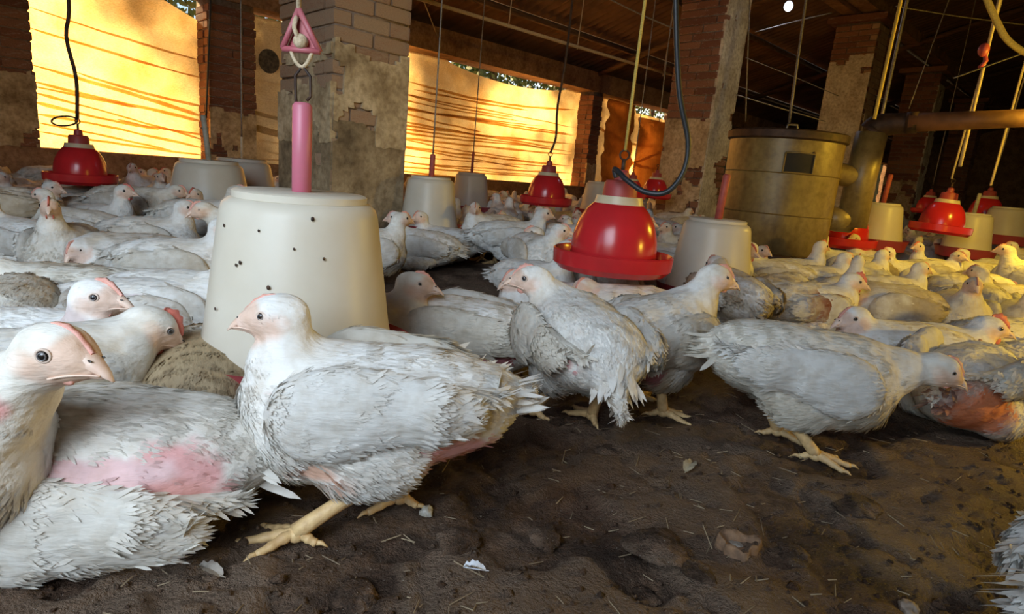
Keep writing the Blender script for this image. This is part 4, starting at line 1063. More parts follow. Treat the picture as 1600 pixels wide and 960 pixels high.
fl_ = MB(); fl_.tube([e2 - [.02, 0, 0], e2*.5 + e3*.5, e3], [rp*.60, rp*.56, rp*.52], 20); fl_.build('horizontal_pipe', m_rp, dr)
fl_ = MB(); dv = unit(e3 - e2); fl_.tube([e2 - dv*.03, e2 + dv*.03], rp*.70, 20); fl_.build('pipe_joint', M['dark_metal'], dr)

# pale pole slung under the roof, cables, cords
PL = 4.5
pm = MB(); pm.tube([P(2.7, PL, 1.86), P(5, PL, 1.88), P(6.96, PL, 1.90)], .016, 10); tag(pm.build('pole', M['rod']), 'long pale pole slung level under the roof beside the wide curtain', 'pole')
for k, (s_, lab) in enumerate(((4.15, 'thin cord above the left feeder, tied round the pale pole'), (5.15, 'pale cord tied round the middle of the pale pole'), (6.8, 'pale cord tied round the right end of the pale pole'))):
    hang_rope('hanging_rope', P(s_, PL + .02, 1.86), P(s_ + .05, PL, roof_z(PL) - .06), .006, 'rope', lab)
bl = at_depth(1055, -40, 1.95)
hose = [at_depth(1055, -60, 1.9), at_depth(1057, 60, 1.9), at_depth(1062, 150, 1.9), at_depth(1075, 220, 1.9), at_depth(1068, 268, 1.9), at_depth(1042, 300, 1.9), at_depth(1008, 300, 1.92), at_depth(980, 282, 1.95), at_depth(966, 268, 1.98), at_depth(960, 265, 2.0), at_depth(963, 278, 2.0)]
hs = MB(); hs.tube(spline(hose, 60), .0085, 10); tag(hs.build('drinker_hose', M['black_rope']), 'black hose looping down beside the large red drinker', 'hose')
for (x0, y0, x1, y1, Y, r_, mat, lab) in (
    (1262, -20, 1233, 192, 4.0, .008, 'wire', 'grey rope dropping to the brooder drum lid'),
    (1412, -20, 1366, 186, 3.8, .010, 'yellow_rope', 'yellow lit rope dropping to the top of the flue'),  # lamp's yellow light put into this rope's colour
    (1422, -20, 1374, 200, 5.0, .012, 'wire', 'grey strap beside the yellow rope by the flue'),
    (1490, -20, 1420, 170, 5.5, .004, 'wire', 'thin dark cord in front of the dark brick pillar'),
    (1566, -20, 1500, 260, 3.9, .010, 'rope', 'pale rope with a red knot right of the dark brick pillar'),
    (1612, 60, 1548, 290, 4.4, .008, 'rope', 'pale rope nearest the right edge'),
    (1050, 20, 1030, 190, 5.2, .004, 'wire', 'thin cord left of the whitewashed pillar'),
    (1172, -20, 1165, 190, 5.5, .005, 'wire', 'thin dark cord right of the whitewashed pillar'),
    (330, -20, 322, 185, 6.4, .010, 'black_rope', 'dark cord hanging beside the first brick pier')):
    lo_, hi_ = at_depth(x1, y1, Y), at_depth(x0, y0, Y + .1); dv = unit(hi_ - lo_)
    for _ in range(120):
        if hi_[2] >= roof_z(hi_ @ BX) - .06: break
        hi_ = hi_ + dv * .04
    hang_rope('hanging_rope', lo_, hi_, r_, mat, lab)
for (pts, Y, r_, mat, lab) in (
    ([(1530, -30), (1558, 35), (1580, 68), (1625, 95)], 2.6, .012, 'yellow_rope', 'thick yellow lit cable sagging across the top right corner'),  # yellow lamp light painted into the cable's colour
    ([(1625, 75), (1585, 88), (1490, 122)], 3.2, .004, 'wire', 'thin wire running left from the thick yellow cable'),
    ([(1150, 148), (1215, 168), (1290, 190)], 6.0, .006, 'wire', 'slack grey wire between the two middle pillars'),
    ([(1165, 90), (1240, 120), (1310, 150)], 6.6, .004, 'wire', 'upper thin wire between the two middle pillars'),
    ([(935, -10), (1000, 22), (1060, 48)], 5.5, .006, 'wire', 'thin wire high under the roof left of the whitewashed pillar'),
    ([(1180, 50), (1240, 34), (1300, 20)], 6.2, .005, 'wire', 'thin wire under the cold bulb'),
    ([(1400, 10), (1500, 26), (1625, 42)], 5.5, .005, 'wire', 'long thin wire across the top right of the shed')):
    mb = MB(); mb.tube(spline([at_depth(x, y, Y) for x, y in pts], 20), r_, 6); tag(mb.build('wire', M[mat]), lab, 'wire')
mb = MB(); mb.tube([P(2.05, 3.75, 2.75), P(3.6, 5.4, 2.42), P(5.2, 6.99, 2.15)], .005, 6); tag(mb.build('wire', M['wire']), 'thin wire running from the thick pillar to the eave beam', 'wire')
kn = MB(); kk = at_depth(1537, 78, 3.9); kn.ball(kk, (.03, .03, .04), 10, 7); kn.tube([kk, kk + [.03, 0, -.06], kk + [.0, 0, -.10]], .012, 6); tag(kn.build('rag', M['pan_red']), 'small red rag tied on the pale rope at the upper right', 'rag')
# ------------------------------------------------------------------ the flock
def lp(meshlist): return meshlist
PINK = (.74, .40, .40); RAW = (.60, .20, .19); ORG = (.66, .24, .12); BRN = (.40, .30, .19); BLOOD = (.30, .07, .03)
def hero(cfg, px, py, z, yaw, label, local=(0, 0, None), scale=1.0, h=.0055, nf=9000, wf=1500, seed=0, pos=None, fl=.85, roll=0.0):
    """place so that the local point 'local' of the bird is seen at pixel (px, py) with height z"""
    pose = Pose(**cfg, seed=seed)
    ms = chicken_meshes(pose, h, nf, seed, wf, 10, fl)
    w = at(px, py, z) if pos is None else np.array(pos, float)
    lx, ly = local[0] * scale, local[1] * scale
    d = rot_z(math.radians(yaw)) @ np.array([lx, ly, 0])
    return chicken_from(ms, (w[0] - d[0], w[1] - d[1], 0), yaw, scale, label, None, roll)
def P2(yaw, wx, wy):
    """world direction -> local"""
    v = rot_z(-math.radians(yaw)) @ np.array([wx, wy, 0]); return v[0], v[1]

HERO = []
# nearest standing bird, side on, facing left
hero(dict(stand=True, hp=(.132, .012, .340), hd=(1, .06, -.14), tilt=-.03, tailup=.025, drop=-.02, bare=[((-.140, .075, .150), (.060, .075, .055), PINK), ((.085, .115, .130), (.075, .04, .020), (.66, .42, .32)), ((.075, .10, .245), (.06, .03, .010), PINK)], dirt=.12, comb=.5, fat=1.0, dz=.008,
     legs=[((-.02, .05, .095), (.085, .075, .004), 4), ((-.09, -.045, .095), (-.055, -.045, .004), 0)]), 572, 640, .185, 184, 'nearest white chicken standing side on in front of the large feeder, pink bare rump', seed=1, nf=34000, wf=5000, h=.005, fl=.85, scale=.95)
# head at the left edge
hero(dict(stand=True, hp=(.235, -.01, .325), hd=(1, -.12, -.10), bare=[((.175, -.04, .27), (.03, .03, .025), PINK)], dirt=.08, comb=.55),
     84, 540, .325, -4, 'white chicken cut off by the left edge, its big blue eyed head turned right', local=(.235, -.01), seed=2, nf=24000, h=.005, fl=.8)
# lying bird at the bottom left
hero(dict(stand=False, hp=(.20, .02, .13), hd=(1, .2, -.5), bare=[((-.135, .09, .125), (.060, .07, .055), PINK), ((-.03, .12, .150), (.15, .05, .020), (.74, .52, .54))], dirt=.10, fat=1.08, drop=.045),
     152, 728, .10, 186, 'white chicken lying on the litter at the lower left, raw pink rump to the right', seed=3, nf=32000, wf=4500, h=.005, scale=1.02, fl=.8)
hero(dict(stand=False, hp=(.13, -.02, .255), hd=(1, -.12, -.06), dirt=.15, bare=[((.10, -.06, .20), (.04, .04, .05), (.62, .52, .50))], comb=.8),
     152, 474, .255, 2, 'white chicken behind the left edge bird, yellowish beak pointing right at the feeder', local=(.13, -.02), seed=4, nf=14000)
hero(dict(stand=True, hp=(.205, .0, .245), hd=(.8, 0, -.65), dirt=.15, comb=1.3, dz=-.03), 238, 512, .245, 50, 'white chicken seen from behind with its red comb bent over the feed pan', local=(.205, 0), seed=5, nf=14000)
hero(dict(stand=False, hp=(.16, .06, .15), hd=(.8, .5, -.5), dirt=.5, brown=.8, stain=[((-.06, 0, .20), .11, (.40, .31, .19))], bare=[((-.04, -.12, .13), (.07, .06, .05), (.50, .27, .27))]), 312, 612, .12, 118, 'chicken with ragged brown stained feathers lying left of the nearest bird', seed=6, nf=14000)
hero(dict(stand=False, hp=(.17, .02, .19), hd=(1, 0, -.3), dirt=.35, brown=.25), 112, 455, .13, 187, 'white chicken lying on the left with its head low at the left edge', seed=7, nf=11000)
hero(dict(stand=False, hp=(.16, 0, .20), hd=(1, .3, -.2), dirt=.2, bare=[((-.02, -.11, .17), (.08, .04, .03), (.62, .52, .55))]), 225, 482, .12, 25, 'white chicken with a greyish pink bare wing, left of the large feeder', seed=8, nf=11000)
# right of the feeder
hero(dict(stand=False, hp=(.16, .05, .15), hd=(.9, .4, -.5), dirt=.25, drop=-.02, bare=[((-.11, .10, .10), (.055, .05, .04), (.50, .20, .22))]), 712, 522, .12, 172, 'plump white chicken lying just right of the large feeder, dark pink flank', seed=9, nf=16000, wf=2400, scale=1.04)
hero(dict(stand=False, hp=(.14, 0, .245), hd=(1, -.15, -.08), dirt=.2, comb=.8), 648, 450, .245, 8, 'white chicken looking right from behind the large feeder edge', local=(.14, 0), seed=10, nf=11000)
hero(dict(stand=True, hp=(.135, .085, .305), hd=(.40, .92, -.12), dirt=.2, fat=1.12, tailup=-.07, stain=[((-.2, 0, .1), .06, BRN)], legs=[((-.03, .055, .10), (.03, .085, .0), 60), ((-.03, -.055, .10), (.0, -.05, .0), 10)], bare=[((-.13, .09, .2), (.05, .03, .02), PINK)]),
     905, 545, .175, 104, 'fluffy white chicken seen from behind, head turned left, standing right of centre', seed=11, nf=22000, wf=2500, h=.0055)
hero(dict(stand=False, hp=(.13, .0, .215), hd=(.9, .4, -.3), dirt=.2, comb=.8), 806, 432, .215, 190, 'white chicken facing left behind the fluffy one, its head uppermost', local=(.13, 0), seed=12, nf=11000)
hero(dict(stand=False, hp=(.14, .0, .20), hd=(.8, .6, -.2), dirt=.2, comb=.9), 912, 452, .20, 195, 'white chicken with a pink face between the red drinker and the fluffy chicken', local=(.14, 0), seed=13, nf=5000)
hero(dict(stand=True, hp=(.165, -.035, .34), hd=(.85, -.5, -.2), dirt=.45, brown=.2, tilt=.12, stain=[((.07, -.11, .16), .05, BRN)], bare=[((-.11, -.09, .13), (.06, .05, .05), (.45, .20, .22))], legs=[((-.03, .055, .11), (.02, .06, .0), 0), ((-.03, -.055, .11), (.0, -.06, .0), -40)]),
     1022, 520, .195, 38, 'dirty cream chicken standing under the large red drinker, head turned right', seed=14, nf=16000, wf=2400)
hero(dict(stand=True, hp=(.15, .0, .29), hd=(.9, .3, -.3), dirt=.3, bare=[((-.03, .12, .2), (.06, .03, .03), PINK)]), 1030, 408, .21, 175, 'white chicken with a bare pink wing against the red trough', seed=15, nf=5000)
hero(dict(stand=True, hp=(.16, .0, .26), hd=(.9, .3, -.4), dirt=.75, brown=.45, fat=1.1, dz=-.03), 1138, 470, .16, 95, 'fluffy brownish chicken seen from behind, in front of the milky feeder by the drum', seed=16, nf=6000)
hero(dict(stand=True, hp=(.265, -.01, .235), hd=(1, -.10, -.42), dirt=.22, tilt=-.10, comb=.9, legs=[((-.07, .055, .10), (-.02, .06, .0), 0), ((-.06, -.055, .11), (.03, -.06, .0), -6)]),
     1262, 578, .18, -7, 'white chicken walking right with its head stretched low, yellow lit breast', seed=17, nf=22000, wf=3500, scale=.97, h=.0055)
hero(dict(stand=False, hp=(.17, .03, .17), hd=(.9, .4, -.3), dirt=.3, drop=-.045, bare=[((-.14, -.065, .09), (.09, .08, .08), ORG)], stain=[((-.20, -.03, .12), .05, BLOOD)]), 1510, 612, .10, 40, 'yellow lit chicken lying at the right with a raw orange bare belly', seed=18, nf=15000, wf=2200)
hero(dict(stand=False, hp=(.17, -.01, .22), hd=(1, -.15, -.12), dirt=.3, comb=1.7), 1540, 513, .22, -2, 'cream chicken with a bright red comb near the right edge', local=(.17, 0), seed=19, nf=10000, scale=1.05)
hero(dict(stand=False, hp=(.15, .0, .215), hd=(1, .3, -.25), dirt=.3, comb=.6), 1332, 502, .215, 178, 'yellow chicken facing left just behind the walking one', local=(.15, 0), seed=20, nf=5000)
hero(dict(stand=False, hp=(.15, .0, .17), hd=(1, .3, -.3), dirt=.5, brown=.3, stain=[((-.03, -.10, .14), .07, BLOOD), ((.02, -.1, .17), .05, BLOOD)]), 1262, 478, .12, 20, 'blood stained chicken lying behind the walking one', seed=21, nf=5000)
hero(dict(stand=False, hp=(.16, .0, .235), hd=(1, -.2, -.2), dirt=.3, comb=1.7), 1333, 440, .235, 2, 'grey winged chicken with a red comb and wattle in front of the drum', local=(.16, 0), seed=22, nf=5000)
hero(dict(stand=False, hp=(.15, .0, .22), hd=(1, -.2, -.2), dirt=.3), 1588, 505, .20, 20, 'chicken cut off by the right edge behind the red combed one', seed=23, nf=4000)
hero(dict(stand=False, hp=(.15, .0, .20), hd=(1, .2, -.3), dirt=.1), 1636, 985, .08, 8, 'white chicken just entering the lower right corner', local=(-.215, 0), seed=24, nf=20000, wf=3000, fl=.75)

# shared poses for the rest of the flock
POSES = dict(
 sit=dict(stand=False, hp=(.135, .0, .262), hd=(1, .05, -.12), dirt=.3),
 sitL=dict(stand=False, hp=(.125, .035, .258), hd=(.55, .85, -.1), dirt=.3),
 sitR=dict(stand=False, hp=(.125, -.035, .258), hd=(.55, -.85, -.1), dirt=.3, brown=.15),
 tall=dict(stand=False, hp=(.135, .0, .29), hd=(.95, .25, -.05), dirt=.2, comb=1.3),
 low=dict(stand=False, hp=(.185, .02, .13), hd=(.9, .1, -.55), dirt=.4, brown=.2),
 tuck=dict(stand=False, hp=(.155, .04, .165), hd=(.7, .6, -.5), dirt=.5, brown=.4),
 up=dict(stand=True, hp=(.165, .0, .345), hd=(1, .1, -.1), dirt=.3),
 upL=dict(stand=True, hp=(.15, .04, .325), hd=(.5, .85, -.1), dirt=.3, brown=.2),
 fwd=dict(stand=True, hp=(.23, .0, .285), hd=(1, .1, -.3), dirt=.4, brown=.3),
 peck=dict(stand=True, hp=(.215, .03, .15), hd=(.75, 0, -.75), dirt=.4, brown=.2, tilt=-.12))
LIB = {k: chicken_meshes(Pose(**v, seed=40 + i), .009, 4200, 40 + i, 700, 7) for i, (k, v) in enumerate(POSES.items())}
def thin(k):
    """the same pose with fewer feathers, for birds that are small in the picture"""
    return chicken_meshes(Pose(**POSES[k], seed=60), .012, 1500, 60, 200, 5)
LIB2 = {k: thin(k) for k in POSES}
PLACED = []
def put(kind, px, py, z, yaw, label, group=None, scale=1.0, lib=None):
    w = at(px, py, z * scale); PLACED.append((w[0], w[1]))
    return chicken_from((lib or LIB)[kind], (w[0], w[1], 0), yaw, scale, label, group)
NEAR = [
 ('sit', 28, 312, .13, 280, 'white chicken facing the camera under the far left drinker'),
 ('sit', 42, 330, .13, 5, 'white chicken at the left edge with its beak pointing right'),
 ('sitL', 35, 375, .12, 170, 'white chicken lying at the left edge, facing left, below its neighbours'),
 ('sit', 118, 352, .13, 185, 'small faced white chicken facing left behind the orange faced one'),
 ('tall', 160, 345, .13, 350, 'white chicken looking right beside the orange faced one'),
 ('tall', 105, 380, .13, 288, 'white chicken with an orange face looking straight at the camera'),
 ('tuck', 198, 402, .12, 225, 'pink headed white chicken left of the large feeder, head bent down'),
 ('sit', 285, 412, .13, 12, 'white chicken looking right, tucked close to the large feeder'),
 ('sit', 238, 372, .13, 15, 'white chicken whose back shows between two others left of the feeder'),
 ('up', 76, 277, .20, 75, 'grey white chicken seen from behind beside the far left drinker'),
 ('low', 14, 296, .13, 20, 'chicken lying at the left edge below the brick pier'),
 ('low', 150, 312, .12, 30, 'grey backed chicken lying right of the far left drinker'),
 ('fwd', 207, 322, .19, 10, 'brownish chicken standing left of the grey rod feeder'),
 ('sit', 276, 304, .13, 190, 'chicken looking left in front of the grey rod feeder'),
 ('up', 318, 338, .20, 5, 'olive backed chicken standing behind the left shoulder of the large feeder'),
 ('sit', 288, 482, .11, 5, 'shaded chicken squeezed against the left side of the large feeder'),
 ('low', 18, 500, .12, 120, 'greenish white bird low at the left edge behind the big head'),
 ('sit', 655, 384, .12, 175, 'left one of the pair lying on dark litter behind the large feeder'),
 ('sitL', 690, 378, .12, 170, 'right one of the pair lying on dark litter behind the large feeder'),
 ('up', 800, 372, .19, 8, 'white chicken standing side on, facing right, before the big red drinker'),
 ('tuck', 682, 336, .13, 200, 'fluffy brown flecked chicken against the left feeder by the wide curtain'),
 ('tuck', 640, 338, .13, 150, 'dark brown chicken left of the fluffy flecked one'),
 ('sit', 745, 340, .13, 10, 'chicken lying behind the side on standing one'),
 ('sitR', 725, 335, .13, 60, 'chicken with a brown face between the two curtain feeders'),
 ('tall', 612, 312, .16, 120, 'small chicken at the foot of the thick pillar'),
 ('sit', 1020, 335, .13, 175, 'cream chicken left of the whitewashed pillar foot'),
 ('sitL', 1060, 360, .13, 10, 'brown faced chicken left of the milky feeder by the drum'),
 ('low', 905, 345, .12, 40, 'chicken resting left of the big red drinker dome'),
 ('sit', 880, 385, .12, 80, 'chicken lying behind the left rim of the red trough'),
 ('sit', 1205, 432, .13, 172, 'yellowish chicken facing left beside the milky feeder by the drum'),
 ('tall', 1240, 428, .13, 10, 'cream chicken under the drum, left of the blood stained one'),
 ('sit', 1278, 436, .13, 8, 'cream chicken with its pink face right, directly under the drum'),
 ('tall', 1310, 410, .13, 170, 'small headed yellow chicken at the right foot of the drum'),
 ('tall', 1355, 408, .13, 185, 'yellow chicken pecking towards the half hidden drinker'),
 ('sit', 1392, 452, .13, 5, 'cream chicken at the left end of the front row in the right flock'),
 ('low', 1505, 458, .11, 5, 'long bodied chicken lying at the front of the right flock, beak low'),
 ('sit', 1410, 425, .13, 190, 'yellow chicken with a reddish face in the right flock, second row left'),
 ('sitR', 1455, 425, .13, 350, 'yellow chicken with two tone back in the right flock, second row middle'),
 ('sit', 1530, 428, .13, 170, 'bright yellow chicken in the right flock, second row right'),
 ('sitL', 1585, 440, .13, 190, 'pale chicken at the right edge, second row'),
 ('low', 1590, 470, .12, 180, 'grey cream chicken lying at the right edge behind the red combed one'),
 ('sit', 1380, 400, .13, 175, 'yellow chicken below the milky feeder by the flue'),
 ('sit', 1440, 400, .13, 5, 'brown faced chicken below the orange red drinker'),
 ('sit', 1490, 400, .13, 185, 'chicken with a dark face right of the orange red drinker'),
 ('sitL', 1545, 400, .13, 185, 'chicken with a brown face below the greenish rod feeder'),
 ('sit', 1590, 400, .13, 175, 'pale chicken at the right edge, third row'),
 ('sit', 1345, 432, .13, 20, 'yellow chicken between the drum and the right flock'),
]
for kind, px, py, z, yaw, lab in NEAR: put(kind, px, py, z, yaw, lab)
for r in [o for o in COL.objects if o.name.startswith('chicken') and o.get('category') == 'chicken']:
    PLACED.append((r.location.x, r.location.y))

# the crowd behind them, thinning out with distance
rsF = np.random.default_rng(77)
BLOCK = [(np.array([.5*(1.66+2.13), .5*(3.15+3.81)]), .62), (np.array([6.6, 3.8]), .6), (np.array([10.86, 3.7]), .6), (np.array([15.2, 3.76]), .6), (np.array([19.5, 3.7]), .6)]
def free(x, y, rad):
    s, l = x*AX[0] + y*AX[1], x*BX[0] + y*BX[1]
    if l > 6.55 or l < -6.2 or s > 26: return False
    if any(np.hypot(s - b[0], l - b[1]) < r for b, r in BLOCK): return False
    if np.hypot(x - dr.location.x, y - dr.location.y) < .55: return False
    if any((x-a)**2 + (y-b)**2 < r*r for a, b, r in OBST): return False
    return all((x-a)**2 + (y-b)**2 > rad*rad for a, b in PLACED)
def seen(x, y):
    q = np.array([x, y, .15 - EYE]); d = q @ FW
    return -20 < 800 + FPX*(q @ RT)/d < 1620 and d > 0
GAP = [(690, 430, 110, 38), (80, 412, 90, 12), (1425, 485, 65, 22), (1560, 720, 400, 130), (160, 315, 45, 18), (1330, 520, 40, 20)]
def in_gap(x, y):
    q = np.array([x, y, .05 - EYE]); d = q @ FW; px, py = 800 + FPX*(q @ RT)/d, 480 - FPX*(q @ UP)/d
    return any(((px-a)/w)**2 + ((py-b)/h)**2 < 1 for a, b, w, h in GAP)
cand = []
tries = 0
while tries < 26000:
    tries += 1
    y = 2.55 + 10.5 * rsF.random() ** 1.15; x = rsF.uniform(-1.0, 1.05) * (y * .9)
    if not seen(x, y) or in_gap(x, y): continue
    if free(x, y, .285 + .012 * max(0, y - 4) + (.04 if y > 7 else 0)): PLACED.append((x, y)); cand.append((y, x))
cand.sort()
KEYS = ['sit', 'sitL', 'sitR', 'tall', 'low', 'tuck', 'sit', 'up', 'fwd', 'upL']
def zone(x, y):
    s, l = x*AX[0] + y*AX[1], x*BX[0] + y*BX[1]
    if x < -1.3: return 'crowd below the left curtain'
    if l > 3.2 and s < 9: return 'crowd below the wide curtain'
    if l > 3.0: return 'far crowd beyond the pillars'
    return 'crowd around the red drinker' if x < 1.6 else 'crowd on the right'
LAND = [(127, 279, 4.05, 'far left drinker'), (327, 250, 3.75, 'grey rod feeder'), (540, 330, 3.7, 'thick pillar'), (674, 276, 3.7, 'left curtain feeder'), (737, 270, 5.5, 'right curtain feeder'),
        (853, 314, 4.85, 'curtain drinker'), (956, 400, 2.1, 'large red drinker'), (937, 290, 6.4, 'narrow pier feeder'), (1075, 330, 7, 'whitewashed pillar'), (1122, 380, 2.6, 'drum feeder'), (1216, 380, 4.0, 'brooder drum'),
        (1316, 378, 4.7, 'flue drinker'), (1380, 335, 4.9, 'flue feeder'), (1468, 358, 4.75, 'orange red drinker'), (1522, 345, 5.1, 'greenish rod feeder'), (1577, 335, 6.2, 'right edge feeder'), (235, 255, 6.0, 'left curtain sill'), (30, 250, 6.2, 'left edge pier')]
POSEW = dict(sit='sitting', sitL='sitting head turned', sitR='sitting head turned', tall='upright necked', low='crouching', tuck='brown flecked', up='standing', fwd='leaning brownish', upL='standing head turned')
ORD = ['first', 'second', 'third', 'fourth', 'fifth', 'sixth', 'seventh', 'eighth', 'ninth', 'tenth']
KEYS = ['sit', 'sitL', 'sitR', 'tall', 'low', 'tuck', 'sit', 'up', 'fwd', 'upL', 'tall', 'tall']
MAXN = 232
crowd = []
for i, (y, x) in enumerate(cand[:MAXN]):
    k = KEYS[int(rsF.integers(0, len(KEYS)))]; yaw = rsF.uniform(0, 360); sc_ = rsF.uniform(.92, 1.05)
    q = np.array([x, y, .15 - EYE]); d = q @ FW; px, py = 800 + FPX*(q @ RT)/d, 480 - FPX*(q @ UP)/d
    lx, ly, lY, ln = min(LAND, key=lambda L: math.hypot(px - L[0], (py - L[1]) * 1.5) + 30 * abs(math.log(y / L[2])))
    rel = ('in front of' if y < lY else 'behind') if abs(px - lx) < 38 else ('left of' if px < lx else 'right of')
    face = ['right', 'away', 'left', 'the camera'][int(((yaw + 45) % 360) // 90)]
    crowd.append([px, k, x, y, yaw, sc_, '%s chicken facing %s, %s the %s' % (POSEW[k], face, rel, ln)])
same = {}
for c in crowd: same.setdefault(c[6], []).append(c)
for lab, cs in same.items():
    if len(cs) > 1:
        for j, c in enumerate(sorted(cs, key=lambda c: c[0])): c[6] = lab + ', %s such from left' % ORD[j]
for px, k, x, y, yaw, sc_, lab in crowd:
    chicken_from((LIB if y < 4.2 else LIB2)[k], (x, y, 0), yaw, sc_, lab, zone(x, y))
rest = cand[MAXN:]
if rest:
    mb = MB(); base = []
    for k in ('sit', 'sitL', 'tall', 'up'):
        ms = chicken_meshes(Pose(**POSES[k], seed=70), .024, 10, 70, 10, 4)
        me = ms['body']; v = np.array([q.co[:] for q in me.vertices]); f = [tuple(p.vertices) for p in me.polygons]
        cc = np.zeros(len(me.vertices)*4, np.float32); me.attributes['Col'].data.foreach_get('color', cc); base.append((v, f, cc.reshape(-1, 4)[:, :3]))
    CC = []
    for (y, x) in rest:
        v, f, cc = base[int(rsF.integers(0, 4))]; mb.add(v @ rot_z(rsF.uniform(0, 6.28)).T + [x, y, 0], f); CC.append(cc)
    me = mb.mesh('distant_flock'); set_col(me, np.concatenate(CC)); me.materials.append(M['body'])
    o = link('distant_flock', me); tag(o, 'farthest chickens of the flock in the dim end of the shed', 'chickens', None, 'stuff')
print('flock', len(cand), 'rest', len(rest))
# ------------------------------------------------------------------ bits lying on the litter
def feather_bit(px, py, ln, yaw, col, name, label, cat='feather'):
    w = at(px, py, 0); z = floor_z(w[0], w[1]) + .004
    d = rot_z(math.radians(yaw)) @ np.array([1.0, 0, 0]); s = np.array([-d[1], d[0], 0])
    mb = MB(); n = 9
    for side in (1, -1):
        V = []
        for i in range(n):
            t = i / (n-1); wdt = ln*.24*math.sin(math.pi*min(1, .12 + t*.85))**.7 * (1 + .08*math.sin(i*2.1 + side))
            c = w + d*ln*(t - .5) + np.array([0, 0, z + .006*math.sin(t*3) + .003]); V += [c, c + s*side*wdt + d*ln*.08 + [0, 0, .004 + .003*math.sin(i*3)]]
        mb.add(V, [(i*2, i*2+2, i*2+3, i*2+1) if side > 0 else (i*2, i*2+1, i*2+3, i*2+2) for i in range(n-1)])
    mb.tube([w + d*ln*(t - .62) + [0, 0, z + .005] for t in (0, .6, 1.1)], .0009, 5)
    return tag(mb.build(name, col), label, cat)
wf = simple('loose_feather', (.70, .72, .76), (.55, .55, .56), 90, .8)
feather_bit(314, 815, .042, 50, wf, 'loose_feather', 'small bluish white feather on the litter left of the nearest bird')
feather_bit(330, 905, .04, 160, simple('dull_feather', (.40, .36, .31), (.28, .24, .2), 90, .9), 'loose_feather', 'dull feather on the litter at the lower left')
feather_bit(1075, 742, .05, 60, simple('straw_feather', (.45, .38, .26), (.3, .25, .16), 90, .9), 'loose_feather', 'brownish feather on bare litter right of centre')
feather_bit(742, 905, .03, 175, wf, 'loose_feather', 'pale feather scrap on the litter at the lower centre')
def lump(px, py, r, mat, name, label, cat, seed, flat=.5):
    w = at(px, py, 0); mb = MB(); mb.ball((0, 0, 0), (r, r*.85, r*flat), 30, 18)
    v = mb.v[0]; q_ = v/np.array([r, r*.85, r*flat]); mb.v[0] = v * (1 + 1.1*(fbm(q_*1.2 + seed, seed, 3) - .5) + .55*(fbm(q_*4 + seed, seed+2, 3) - .5))[:, None]; o = mb.build(name, mat)
    o.location = (w[0], w[1], floor_z(w[0], w[1]) + r*flat*.5); o.rotation_euler = (0, 0, seed); return tag(o, label, cat)
lump(666, 800, .011, simple('white_dropping', (.62, .60, .55), (.40, .36, .28), 160, .8), 'dropping', 'white dropping beside the nearest bird\'s rear foot', 'dropping', 3, .8)
wd = simple('pale_chip', (.66, .50, .30), (.50, .36, .20), 60, .8)
w = at(20, 872, 0); mb = MB(); mb.tube([(-.03, -.004, 0), (.0, 0, .004), (.022, .003, .002), (.032, .006, 0)], [.008, .009, .006, .002], 7); o = mb.build('wood_chip', wd); o.location = (w[0], w[1], floor_z(w[0], w[1]) + .006); tag(o, 'pale wood chip on the litter at the left edge', 'wood chip')
# curled crust with a pale lining
cr = MB(); n = 26; w = at(1152, 862, 0); zc = floor_z(w[0], w[1])
V = []
for i in range(n):
    a = i*2*math.pi/n; j = 1 + .16*math.sin(a*3 + 1) + .10*math.sin(a*7)
    for rr, zz in ((.10, .002), (.55, .001), (.88, .008), (1.0, .015 + .004*math.sin(a*5)), (1.06, .012), (1.12, -.006)): V.append((.030*rr*j*math.cos(a), .026*rr*j*math.sin(a), zz))
cr.add(V, [(i*6+k, ((i+1) % n)*6+k, ((i+1) % n)*6+k+1, i*6+k+1) for i in range(n) for k in range(5)])
o = cr.build('dried_crust', simple('crust', (.26, .15, .08), (.14, .08, .045), 70, .8, .4)); o.location = (w[0], w[1], zc); tag(o, 'curled dry crust with a pale lining on the litter, lower right', 'crust')
lump(1150, 858, .010, simple('pale_lining', (.38, .34, .29), (.26, .22, .18), 120, .7), 'dropping', 'pale dropping inside the curled dry crust', 'dropping', 5, .2)
lump(1420, 950, .016, simple('pale_shell', (.34, .27, .21), (.22, .16, .11), 60, .8), 'dropping', 'pale curled scrap at the bottom edge, lower right', 'scrap', 8, .6)
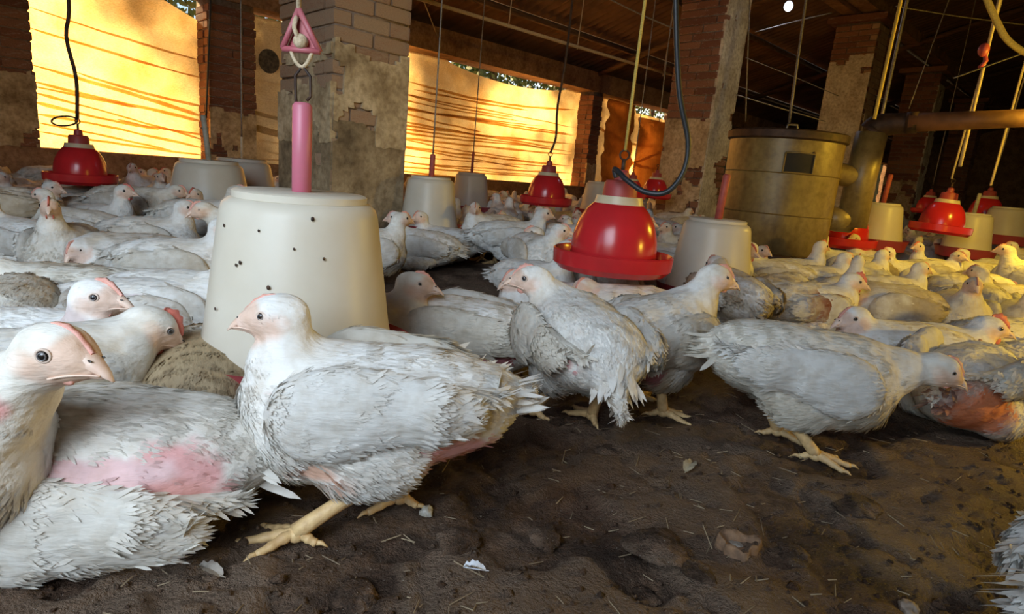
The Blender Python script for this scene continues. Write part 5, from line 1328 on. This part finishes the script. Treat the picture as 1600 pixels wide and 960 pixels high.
for k, (px, py, r) in enumerate(((855, 838, .030), (1025, 868, .045), (1010, 920, .022), (1240, 870, .030), (1090, 905, .026), (870, 660, .02), (720, 850, .035), (950, 705, .03), (1340, 800, .04), (560, 930, .03))):
    lump(px, py, r, M['floor'], 'litter_clod', 'clod of caked dark litter, %s' % ('left of the curled crust near the bottom centre', 'largest flat clod left of the curled crust', 'small clod at the bottom right of centre', 'clod right of the curled crust', 'clod directly below left of the curled crust', 'by the fluffy bird\'s foot', 'broad clod right of the nearest bird\'s rear foot', 'below the dirty cream bird', 'below the walking bird at the right', 'at the bottom edge below the nearest bird')[k], 'clod', 11 + k, .33)
# chaff, straw ends and crumbs: past counting
rc = np.random.default_rng(15); mb = MB(); mats = []
n = 1000
for i in range(n):
    y = .32 + 2.3 * rc.random() ** 1.6; x = rc.uniform(-.95, 1.05) * y * 1.0
    L_ = rc.uniform(.006, .026) if rc.random() < .85 else rc.uniform(.03, .06); a = rc.uniform(0, math.pi); d = np.array([math.cos(a), math.sin(a), rc.uniform(-.1, .2)])
    c = np.array([x, y, floor_z(x, y) + .0035]); s = np.array([-d[1], d[0], 0]) * rc.uniform(.0006, .0016); u_ = np.array([0, 0, .0012])
    mb.add([c - d*L_/2 - s, c - d*L_/2 + s, c + d*L_/2 + s*.6, c + d*L_/2 - s*.6, c - d*L_/2 + u_, c + d*L_/2 + u_], [(0, 4, 5, 3), (4, 1, 2, 5), (0, 1, 4), (2, 3, 5)])
o = mb.build('chaff', simple('chaff', (.34, .26, .16), (.13, .09, .055), 6, .9), smooth=False); tag(o, 'scattered chaff and straw ends on the dark litter', 'chaff', None, 'stuff')
mb = MB()
for i in range(3600):
    y = .30 + 2.6 * rc.random() ** 1.7; x = rc.uniform(-.95, 1.05) * y * 1.0; r = rc.uniform(.0015, .0075) * (1 if rc.random() < .9 else 1.8)
    q = rc.normal(0, 1, (6, 3)); q = np.array([(1, 0, 0), (-1, 0, 0), (0, 1, 0), (0, -1, 0), (0, 0, .7), (0, 0, -.7)]) * r * rc.uniform(.6, 1.3, (6, 1)) @ rot_z(rc.uniform(0, 6)).T
    mb.add(q + [x, y, floor_z(x, y) + r*.3], [(0, 2, 4), (2, 1, 4), (1, 3, 4), (3, 0, 4), (2, 0, 5), (1, 2, 5), (3, 1, 5), (0, 3, 5)])
o = mb.build('litter_crumbs', M['floor']); tag(o, 'crumbs of loose dark litter over the floor', 'litter', None, 'stuff')
